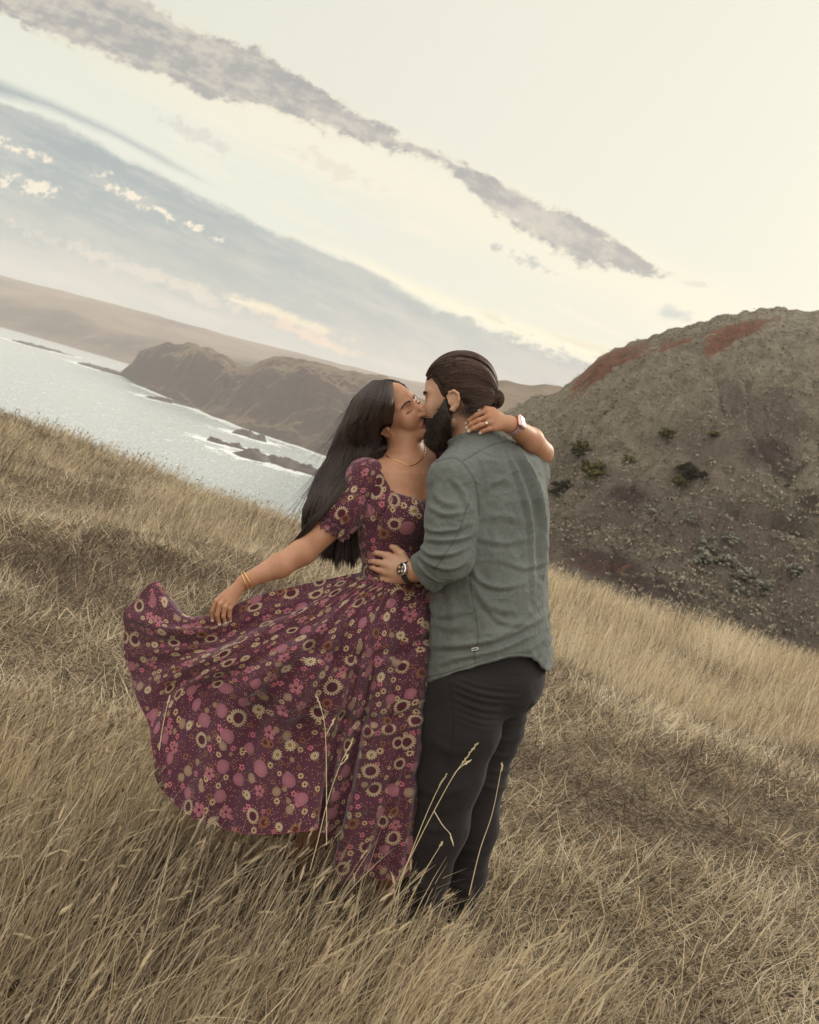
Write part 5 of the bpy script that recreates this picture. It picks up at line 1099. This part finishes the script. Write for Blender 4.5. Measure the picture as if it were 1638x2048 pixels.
# trousers
def denim():
    m, t, b = material('charcoal_cotton', .88, .15); c = t.coord(); n = t.noise(c, 8., 4., .6); n2 = t.noise(c, 500., 2., .5)
    col = t.mix(n, lin(34, 30, 29), lin(43, 38, 36)); col = t.mix(n2 * .3, col, lin(60, 54, 52)); col = t.mix(t.attr('seam') * .5, col, lin(36, 33, 32)); t.put(b.inputs['Base Color'], col); b.inputs['Sheen Weight'].default_value = .05; t.put(b.inputs['Normal'], t.bump(n2, .25, .001)); return m
pel = loft([K(978, 1290, -.02), K(978, 1340, -.02), K(974, 1385, -.03), K(970, 1410, -.04)], ML, MB, [.180, .186, .178, .15], [.130, .140, .135, .11]); seat = ell(K(1008, 1356, -.02), (.105, .105, .12))
leg_n, leg_f = bchain(chain(LEG_N, RN, .03), LEG_N, .13), bchain(chain(LEG_F, RF, .03), LEG_F, .13)
def trousers(P): return smax(smin(smin(smin(pel(P), seat(P), .04), leg_n(P), .03), leg_f(P), .012), P[:, 1] - K(900, 1292)[1], .004)
lo, hi = lo_hi([K(770, 1900, -.40), K(1115, 1290, .2)], .03); V, F = mesh_sdf(trousers, lo, hi, .0027); V = smooth(V, F, 1)
N = normals(V, F); u, v = uv_of(V); fr = sstep(N[:, 2], -.15, .25); onn = sstep(leg_n(V) - leg_f(V), .004, -.004)
D_ = .0035 * fbm(V * 12, 3, 23)
for k in range(7):
    y0 = 1376 + 12.5 * k + RNG.uniform(-3, 3); D_ += fold_line([(1040 - 5 * k, y0 + 6), (1000 - 4 * k, y0 + 4 + k), (950, y0 - 6 + 2 * k), (905, y0 - 24 + k * 2)], 3.6 + 1.6 * RNG.random(), .0048 * RNG.uniform(.3, 1.15), .6) * onn
for pts, w_, am in (([(850, 1470), (900, 1500), (960, 1505)], 10, .004), ([(840, 1575), (880, 1590), (935, 1570)], 7, .005), ([(836, 1600), (870, 1622), (925, 1606)], 7, .005), ([(838, 1640), (870, 1660), (915, 1650)], 8, .004), ([(820, 1760), (850, 1775), (890, 1760)], 7, .006), ([(812, 1790), (840, 1808), (875, 1795)], 6, .006), ([(806, 1815), (830, 1830), (865, 1820)], 6, .006), ([(880, 1680), (865, 1720), (850, 1760)], 8, .004)): D_ += fold_line(pts, w_, am) * onn
for k in range(6): y0 = 1400 + 32 * k; D_ += fold_line([(1075 - 10 * k, y0), (1040 - 8 * k, y0 + 16), (990 - 5 * k, y0 + 12)], 5, .005) * (1 - onn)
for k in range(4): y0 = 1690 + 26 * k; D_ += fold_line([(985 - 5 * k, y0), (950 - 5 * k, y0 + 10), (910 - 5 * k, y0)], 5, .005) * (1 - onn)
SE = np.exp(-(lined([(893, 1350), (905, 1440), (895, 1540), (880, 1640), (862, 1740), (840, 1830)]) / 1.3) ** 2) * (N[:, 2] > 0) * onn; SE = np.maximum(SE, np.exp(-(lined([(1090, 1352), (1070, 1372), (1045, 1392), (1030, 1402)]) / 1.6) ** 2)); SE = np.maximum(SE, .8 * np.exp(-(lined([(970, 1345), (1000, 1352), (1046, 1350), (1075, 1340)]) / 1.2) ** 2))
V = V + N * (D_ * fr - .002 * SE)[:, None]; M_.part('trousers', V, F, denim(), attrs={'seam': SE})
# shoes
SHOE = simple('black_leather', lin(34, 30, 30), .5, .4, .1, 40., .3)
for a, b_ in ((K(836, 1868, -.10), K(742, 1872, -.03)), (K(905, 1832, -.28), K(838, 1840, -.2))):
    d = nrm(b_ - a); f = union([capsule(a, b_, .046, .034), ell(a + np.array([0, .03, 0]), (.05, .05, .05))], .03); flat = halfspace((a + b_) / 2 - UP_CAM * .03 if False else (a + b_) / 2 + np.array([-.0078, -.029, 0]), (-.2588, -.966, 0)); g = lambda P: smax(f(P), flat(P), .006)
    lo, hi = lo_hi([a, b_], .09); V, F = mesh_sdf(g, lo, hi, .003); so_ = M_.part('shoe', V, F, SHOE)
# wrist watch
ax = nrm(mel - mwr); c = K(820, 1145, .093); rz = np.array([-.62, .30, .72]); rz = nrm(rz - ax * (rz @ ax)); sx_ = np.cross(rz, ax); V, F = ring(c, sx_, rz, .0325, .0305, .002, 60, 8, Wd=(.009, .0022)); wt = M_.part('watch', V, F, simple('dark_strap', lin(58, 48, 44), .5, .4))
Rw = np.stack([ax, sx_, rz], 1); tt = np.arange(40) / 40 * 6.2832
def disc(c, r, h, R, bev=.0012):
    rows = [(0, h), (r - bev, h), (r, h - bev), (r, -h), (0, -h)]; V = np.array([[(q * math.cos(a), q * math.sin(a), z) for a in tt] for q, z in rows]).reshape(-1, 3); return V @ np.asarray(R).T + c, grid_faces(len(rows), 40, True)[:, ::-1]
c2 = c + rz * .033; V, F = disc(c2, .0195, .005, Rw); M_.part('watch_case', V, F, STEEL, wt); V, F = disc(c2 + rz * .0052, .0155, .0006, Rw); m2, t2, b2 = material('watch_dial', .1, .6); t2.put(b2.inputs['Base Color'], lin(24, 24, 26)); M_.part('watch_face', V, F, m2, wt)
sub = [disc(c2 + rz * .006 + Rw @ np.array([.0085 * math.cos(a), .0085 * math.sin(a), 0]), .0042, .0006, Rw, .0003) for a in (.5, 2.2, 3.9, 5.3)]; V, F = join(sub); M_.part('watch_subdial', V, F, simple('dial_gold', lin(190, 160, 120), .3, .6), wt)
# ------------------------------------------------------------------ grass
def grass_mat():
    m, t, b = material('dry_straw', .75, .25); tint = t.attr('tint'); h = t.attr('hgt')
    col = t.ramp(tint, [(0., lin(84, 72, 58)), (.3, lin(144, 126, 103)), (.6, lin(184, 165, 136)), (.85, lin(218, 198, 160)), (1., lin(220, 206, 178))])
    col = t.mix(t.attr('dark'), col, lin(70, 58, 48))
    col = t.mix(t.attr('green') * .8, col, lin(96, 96, 70))
    t.put(b.inputs['Base Color'], col)
    tr = t.node('ShaderNodeBsdfTranslucent'); t.put(tr.inputs['Color'], col); mx = t.node('ShaderNodeMixShader'); mx.inputs[0].default_value = .3
    t.t.links.new(b.outputs[0], mx.inputs[1]); t.t.links.new(tr.outputs[0], mx.inputs[2]); t.t.links.new(mx.outputs[0], t.t.nodes['Material Output'].inputs['Surface']); return m
GRASS = grass_mat()
def tallness(x, y):           # 0 trodden and flat .. 1 tall standing grass
    r = np.hypot(x, y); az = np.degrees(np.arctan2(x, y)); n = fbm2(x * .55, y * .55, 3, 101)
    tl = .20 + .42 * n
    tl = tl + .85 * sstep(az, 0, 6) * sstep(r, 8.0, 10.5) - .0 * n                     # golden belt on the right brow
    tl = tl + .25 * sstep(az, -2, -8) * sstep(r, 7, 10)
    tl = tl + .42 * sstep(r, 4.1, 2.9) * sstep(az, 26, 8) + .15 * sstep(r, 3.4, 2.6) - .45 * np.exp(-(((x - .46) / .2) ** 2 + ((y - 3.2) / .30) ** 2))
    tl = tl - .42 * np.exp(-(((x - 1.45) / 1.0) ** 2 + ((y - 4.8) / 1.1) ** 2)) - .3 * np.exp(-(((x - 2.6) / 1.2) ** 2 + ((y - 7.0) / .9) ** 2)) - .3 * np.exp(-(((x + 2.2) / 1.3) ** 2 + ((y - 6.5) / 1.2) ** 2))
    return np.clip(tl, .04, 1.15)
def scatter(n, r0, r1, a0, a1):
    a = np.radians(RNG.uniform(a0, a1, n)); r = np.sqrt(RNG.uniform(r0 ** 2, r1 ** 2, n)); return r * np.sin(a), r * np.cos(a)
def sel_mask(x, y, dens, seed, k=1.):
    return RNG.random(len(x)) < np.clip(dens + k * .5 * fbm2(x * 1.6, y * 1.6, 3, seed), .05, 1)
GV, GF, GA = [], [], []
cnt = [0]
def add_geo(V, F, tint, dark, green, per):
    GV.append(V.astype(np.float32)); GF.append(F + cnt[0]); cnt[0] += len(V); GA.append(np.stack([np.repeat(tint, per), np.repeat(dark, per), np.repeat(green, per)], 1))
def blades(x, y, L, width, lean, az, M, droop, tint, dark, green, base=0.):
    n = len(x); t = np.linspace(0, 1, M)[None]; z0 = ground_z(x, y)
    th = lean[:, None] * (.35 + .65 * t) + droop[:, None] * t ** 2
    ds = L[:, None] / (M - 1); dx, dz = np.sin(th) * ds, np.cos(th) * ds
    h = np.concatenate([np.zeros((n, 1)), np.cumsum(dx[:, 1:], 1)], 1); z = np.concatenate([np.zeros((n, 1)), np.cumsum(dz[:, 1:], 1)], 1)
    az2 = az[:, None] + RNG.normal(0, .35, n)[:, None] * t
    P = np.stack([x[:, None] + h * np.cos(az2), y[:, None] + h * np.sin(az2), z0[:, None] - .01 + base + z], -1)
    zg = ground_z(P[..., 0].ravel(), P[..., 1].ravel()).reshape(n, M) if x.size and np.hypot(x, y).max() < 9.5 else z0[:, None]; P[..., 2] = np.maximum(P[..., 2], zg + .004 + .02 * RNG.random(n)[:, None])
    W_d = width[:, None] * (1 - t ** 2.2) + .0002; va = RNG.uniform(0, math.pi, n); side = np.stack([np.cos(va), np.sin(va), RNG.normal(0, .25, n)], 1)
    V, F = ribbons(P, W_d, side); add_geo(V, F, tint, dark, green, M * 2); return P
WIND = 0.12      # blades lean toward the right of the picture
def field(n, r0, r1, a0, a1, wid, M, kind):
    x, y = scatter(n, r0, r1, a0, a1); tl = tallness(x, y); cl = fbm2(x * 2.3, y * 2.3, 3, 131); c2 = fbm2(x * .8, y * .8, 2, 133)
    if kind == 'long':        # straight pale stems, mostly in the tall patches
        k = RNG.random(n) < np.clip(tl * 1.5 - .35 + .4 * cl, .01, 1); x, y, tl, cl, c2 = x[k], y[k], tl[k], cl[k], c2[k]; n = len(x); L = RNG.uniform(.16, .42, n) * (.5 + .6 * tl)
        wdir = WIND + .8 * fbm2(x * .5, y * .5, 2, 141) + RNG.normal(0, .45, n); lean = np.clip(.5 + RNG.normal(0, .28, n) - .3 * sstep(tl, .75, 1.0) * sstep(y, 6, 8), -.2, 1.3); droop = RNG.normal(.08, .22, n); tint = np.clip(.74 + RNG.normal(0, .15, n), 0, 1); dark = np.zeros(n)
    elif kind == 'stand':
        k = RNG.random(n) < np.clip(tl * 1.25 + .35 * cl, .05, 1); x, y, tl, cl, c2 = x[k], y[k], tl[k], cl[k], c2[k]; n = len(x)
        L = (.045 + .30 * tl) * RNG.uniform(.45, 1.25, n); short = sstep(tl, .5, .15); wdir = WIND + 1.6 * fbm2(x * .5, y * .5, 2, 141) + RNG.normal(0, .6, n) + short * RNG.uniform(-3.1, 3.1, n)
        lean = np.clip(.6 + .3 * c2 + RNG.normal(0, .3, n) - .45 * sstep(tl, .65, 1.0), -.2, 1.45); droop = RNG.normal(.08, .28, n)
        tint = np.clip(.50 + .3 * cl + RNG.normal(0, .24, n) + .26 * sstep(tl, .7, 1.05) * sstep(x, 0, 1), 0, 1); dark = (RNG.random(n) < .08) * .8
    else:                     # flat thatch lying in every direction
        wdir = RNG.uniform(-3.14, 3.14, n) * .75 + 2 * fbm2(x * .8, y * .8, 2, 161); L = RNG.uniform(.05, .22, n); lean = np.clip(1.2 + RNG.normal(0, .25, n), .5, 1.8); droop = RNG.normal(0, .5, n)
        tint = np.clip(.48 + .4 * cl + .2 * c2 + RNG.normal(0, .30, n), 0, 1); dark = (RNG.random(n) < .2) * .8
    far = np.hypot(x, y); green = np.clip(fbm2(x * .9, y * .9, 3, 171) - .45, 0, .6) * (RNG.random(len(x)) < .6)
    blades(x, y, L, wid * RNG.uniform(.6, 1.3, len(x)) * np.maximum(1, far / r0 * .9), lean, wdir, M, droop, tint, dark.astype(float), green)
A0, A1 = -42, 44
field(66000, 1.5, 4.6, A0 - 8, A1 + 8, .0017, 5, 'flat'); field(36000, 1.5, 4.6, A0 - 8, A1 + 8, .0018, 6, 'stand'); field(15000, 1.5, 4.6, A0 - 8, A1 + 8, .0024, 6, 'long')
field(70000, 4.6, 9., A0, A1, .0042, 4, 'flat'); field(62000, 4.6, 9., A0, A1, .0026, 4, 'stand'); field(14000, 4.6, 9., A0, A1, .0028, 5, 'long')
field(70000, 9., 19.5, A0 + 4, A1 - 4, .0055, 3, 'flat'); field(125000, 9., 21., A0 + 4, A1 - 4, .0044, 4, 'stand'); field(22000, 9., 20., A0 + 4, A1 - 4, .0042, 4, 'long')
V = np.concatenate(GV); F = np.concatenate(GF); A = np.concatenate(GA)
g_ = build_mesh('grass', V, F, GRASS, attrs={'tint': A[:, 0], 'dark': A[:, 1], 'green': A[:, 2]}, smooth=False); tag(g_, 'dry golden grass covering the clifftop', kind='stuff')
# seed heads: fluffy spikes on leaning stems
GV, GF, GA = [], [], []; cnt[0] = 0
def seedheads(n, r0, r1, a0, a1, size, wmul, detail):
    x, y = scatter(n, r0, r1, a0, a1); tl = tallness(x, y); k = RNG.random(n) < np.clip(tl * 1.1 + .5 * fbm2(x * 1.2, y * 1.2, 2, 181) + .5 * sstep(x, .3, -.6) * sstep(y, 4.5, 3.2), .03, 1); x, y, tl = x[k], y[k], tl[k]; n = len(x)
    far = np.hypot(x, y); L = (.13 + .32 * tl) * RNG.uniform(.6, 1.15, n); az = WIND + .9 * fbm2(x * .6, y * .6, 2, 191) + RNG.normal(0, .45, n); lean = np.clip(.42 + RNG.normal(0, .25, n), -.1, 1.1)
    tint = np.clip(.62 + RNG.normal(0, .15, n) + .1 * sstep(tl, .7, 1.05), 0, 1)
    wid = .0019 * wmul * np.maximum(1, far / 4.); P = blades(x, y, L, wid, lean, az, 6, RNG.normal(.08, .2, n), tint, np.zeros(n), np.zeros(n))
    tip = P[:, -2]; d = P[:, -1] - P[:, -2]; d /= np.linalg.norm(d, axis=1, keepdims=True); d[:, 2] -= .1; hl = size * RNG.uniform(.6, 1.3, n); M = 6; t = np.linspace(0, 1, M)[None, :, None]
    Q = tip[:, None] + d[:, None] * hl[:, None, None] * t; Q[..., 2] -= (hl[:, None] * .12 * t[..., 0] ** 2); rr = np.array([.25, .8, 1., .9, .6, .08])[None] * (hl * .08)[:, None] * np.maximum(1, far / 7.)[:, None] * RNG.uniform(.5, 1.1, n)[:, None]
    V, F = tubes(Q, rr, 5 if detail else 3); V = V + RNG.normal(0, .0006, V.shape); kk = (5 if detail else 3) * M; add_geo(V, F, np.clip(tint - .08, 0, 1), np.zeros(n), np.zeros(n), kk)
    if detail:      # bristles
        nb = 40; tt = RNG.random((n, nb)) * .95; st = tip[:, None] + d[:, None] * (hl[:, None] * tt)[..., None]; st[..., 2] -= hl[:, None] * .12 * tt ** 2; dv = RNG.normal(0, 1, (n, nb, 3)); dv -= (dv * d[:, None]).sum(-1, keepdims=True) * d[:, None]; dv /= np.linalg.norm(dv, axis=-1, keepdims=True) + 1e-9
        en = st + (dv * .48 + d[:, None] * .9) * (hl[:, None] * (.16 + .12 * RNG.random((n, nb))))[..., None]; Pb = np.stack([st, (st + en) / 2, en], 2).reshape(-1, 3, 3); V, F = ribbons(Pb, np.full((len(Pb), 3), .0015) * np.array([1, .8, .15])[None], np.cross(dv, d[:, None]).reshape(-1, 3)); add_geo(V, F, np.repeat(np.clip(tint - .02, 0, 1), nb), np.zeros(n * nb), np.zeros(n * nb), 6)
seedheads(6000, 1.6, 4.3, A0 - 8, A1 + 8, .043, 1., True); seedheads(5200, 4.3, 9, A0, A1, .036, 1., False); seedheads(15000, 9, 20, A0 + 4, A1 - 4, .045, 1., False)
V = np.concatenate(GV); F = np.concatenate(GF); A = np.concatenate(GA)
g_ = build_mesh('seed_grass', V, F, GRASS, attrs={'tint': A[:, 0], 'dark': A[:, 1], 'green': A[:, 2]}, smooth=False); tag(g_, 'pale fluffy seed heads among the dry grass', kind='stuff')

# single tall stems one can tell apart
STEM = None
def stem(pix, w0, w1, heads, label, branches=()):
    global STEM
    if STEM is None:
        m, t, b = material('straw_stem', .7, .3); t.put(b.inputs['Base Color'], t.mix(t.noise(t.coord(), 30., 3.), lin(196, 176, 134), lin(222, 206, 168))); STEM = m
    n = 60; s = spline(np.array([(u, v, w0 + (w1 - w0) * i / (len(pix) - 1)) for i, (u, v) in enumerate(pix)], float), n); P = np.array([toW(K(*q)) for q in s]); 
    r = np.linspace(.0014, .0008, n); foot = P[0]; e = empty('grass_stem', foot); tag(e, label, 'grass stem', 'tall single grass stems in front of the couple')
    def add(nm, V, F, par=None): o = build_mesh(nm, V, F, STEM, origin=foot, parent=par or e); o.location = (0, 0, 0); return o
    V, F = tubes(P[None], r[None], 6); st = add('stalk', V, F)
    def spike(Pp, ln):
        parts = []; d = nrm(Pp[-1] - Pp[-4]); k = max(5, int(ln / .006)); base = Pp[-1] - d * ln
        for i in range(k):
            c = base + d * ln * i / k; dv = nrm(np.cross(d, RNG.normal(0, 1, 3))); q = np.stack([c, c + d * .006 + dv * .0024, c + d * .0125 + dv * .0012]); parts.append(tubes(q[None], np.array([[.0006, .0019, .0003]]), 5))
        return join(parts)
    V, F = spike(P, heads); add('seed_head', V, F)
    for bp, ln in branches:
        s2 = spline(np.array([(u, v, w1) for u, v in bp], float), 24); P2 = np.array([toW(K(*q)) for q in s2]); V, F = tubes(P2[None], np.linspace(.0012, .0007, 24)[None], 5); V2, F2 = spike(P2, ln); add('side_branch', *join([(V, F), (V2, F2)]))
WF = .32
stem([(768, 1860), (800, 1760), (838, 1680), (868, 1622), (905, 1555), (935, 1513), (954, 1487)], .22, .34, .085, 'pale branched grass stem rising highest across the man\'s dark trousers', [([(868, 1622), (885, 1650), (900, 1668), (907, 1688)], .03), ([(905, 1555), (915, 1540), (938, 1522)], .02)])
stem([(780, 1850), (805, 1755), (840, 1660), (870, 1590), (893, 1549)], .22, .33, .05, 'thinner unbranched stem just left of the branched one over the trousers')
stem([(620, 1740), (636, 1680), (656, 1600), (680, 1530), (706, 1479)], .30, .38, .06, 'bright slanting grass stem in front of the skirt\'s lower fold', [([(680, 1530), (688, 1524), (694, 1514)], .014)])
stem([(653, 1690), (653, 1600), (652, 1500), (648, 1440), (633, 1392)], .30, .38, .045, 'thin upright grass stem bending left before the skirt', [([(652, 1470), (660, 1455), (667, 1441)], .018)])
stem([(1004, 1530), (985, 1625), (960, 1700), (938, 1790)][::-1], .2, .28, .02, 'short tan blade leaning against the far trouser leg')
stem([(318, 1500), (326, 1450), (338, 1395)], .26, .28, .02, 'lone thin blade at the far left edge of the skirt')
stem([(800, 1840), (830, 1780), (860, 1725), (883, 1688)], .22, .28, .012, 'short bare stem crossing the near trouser leg low down')
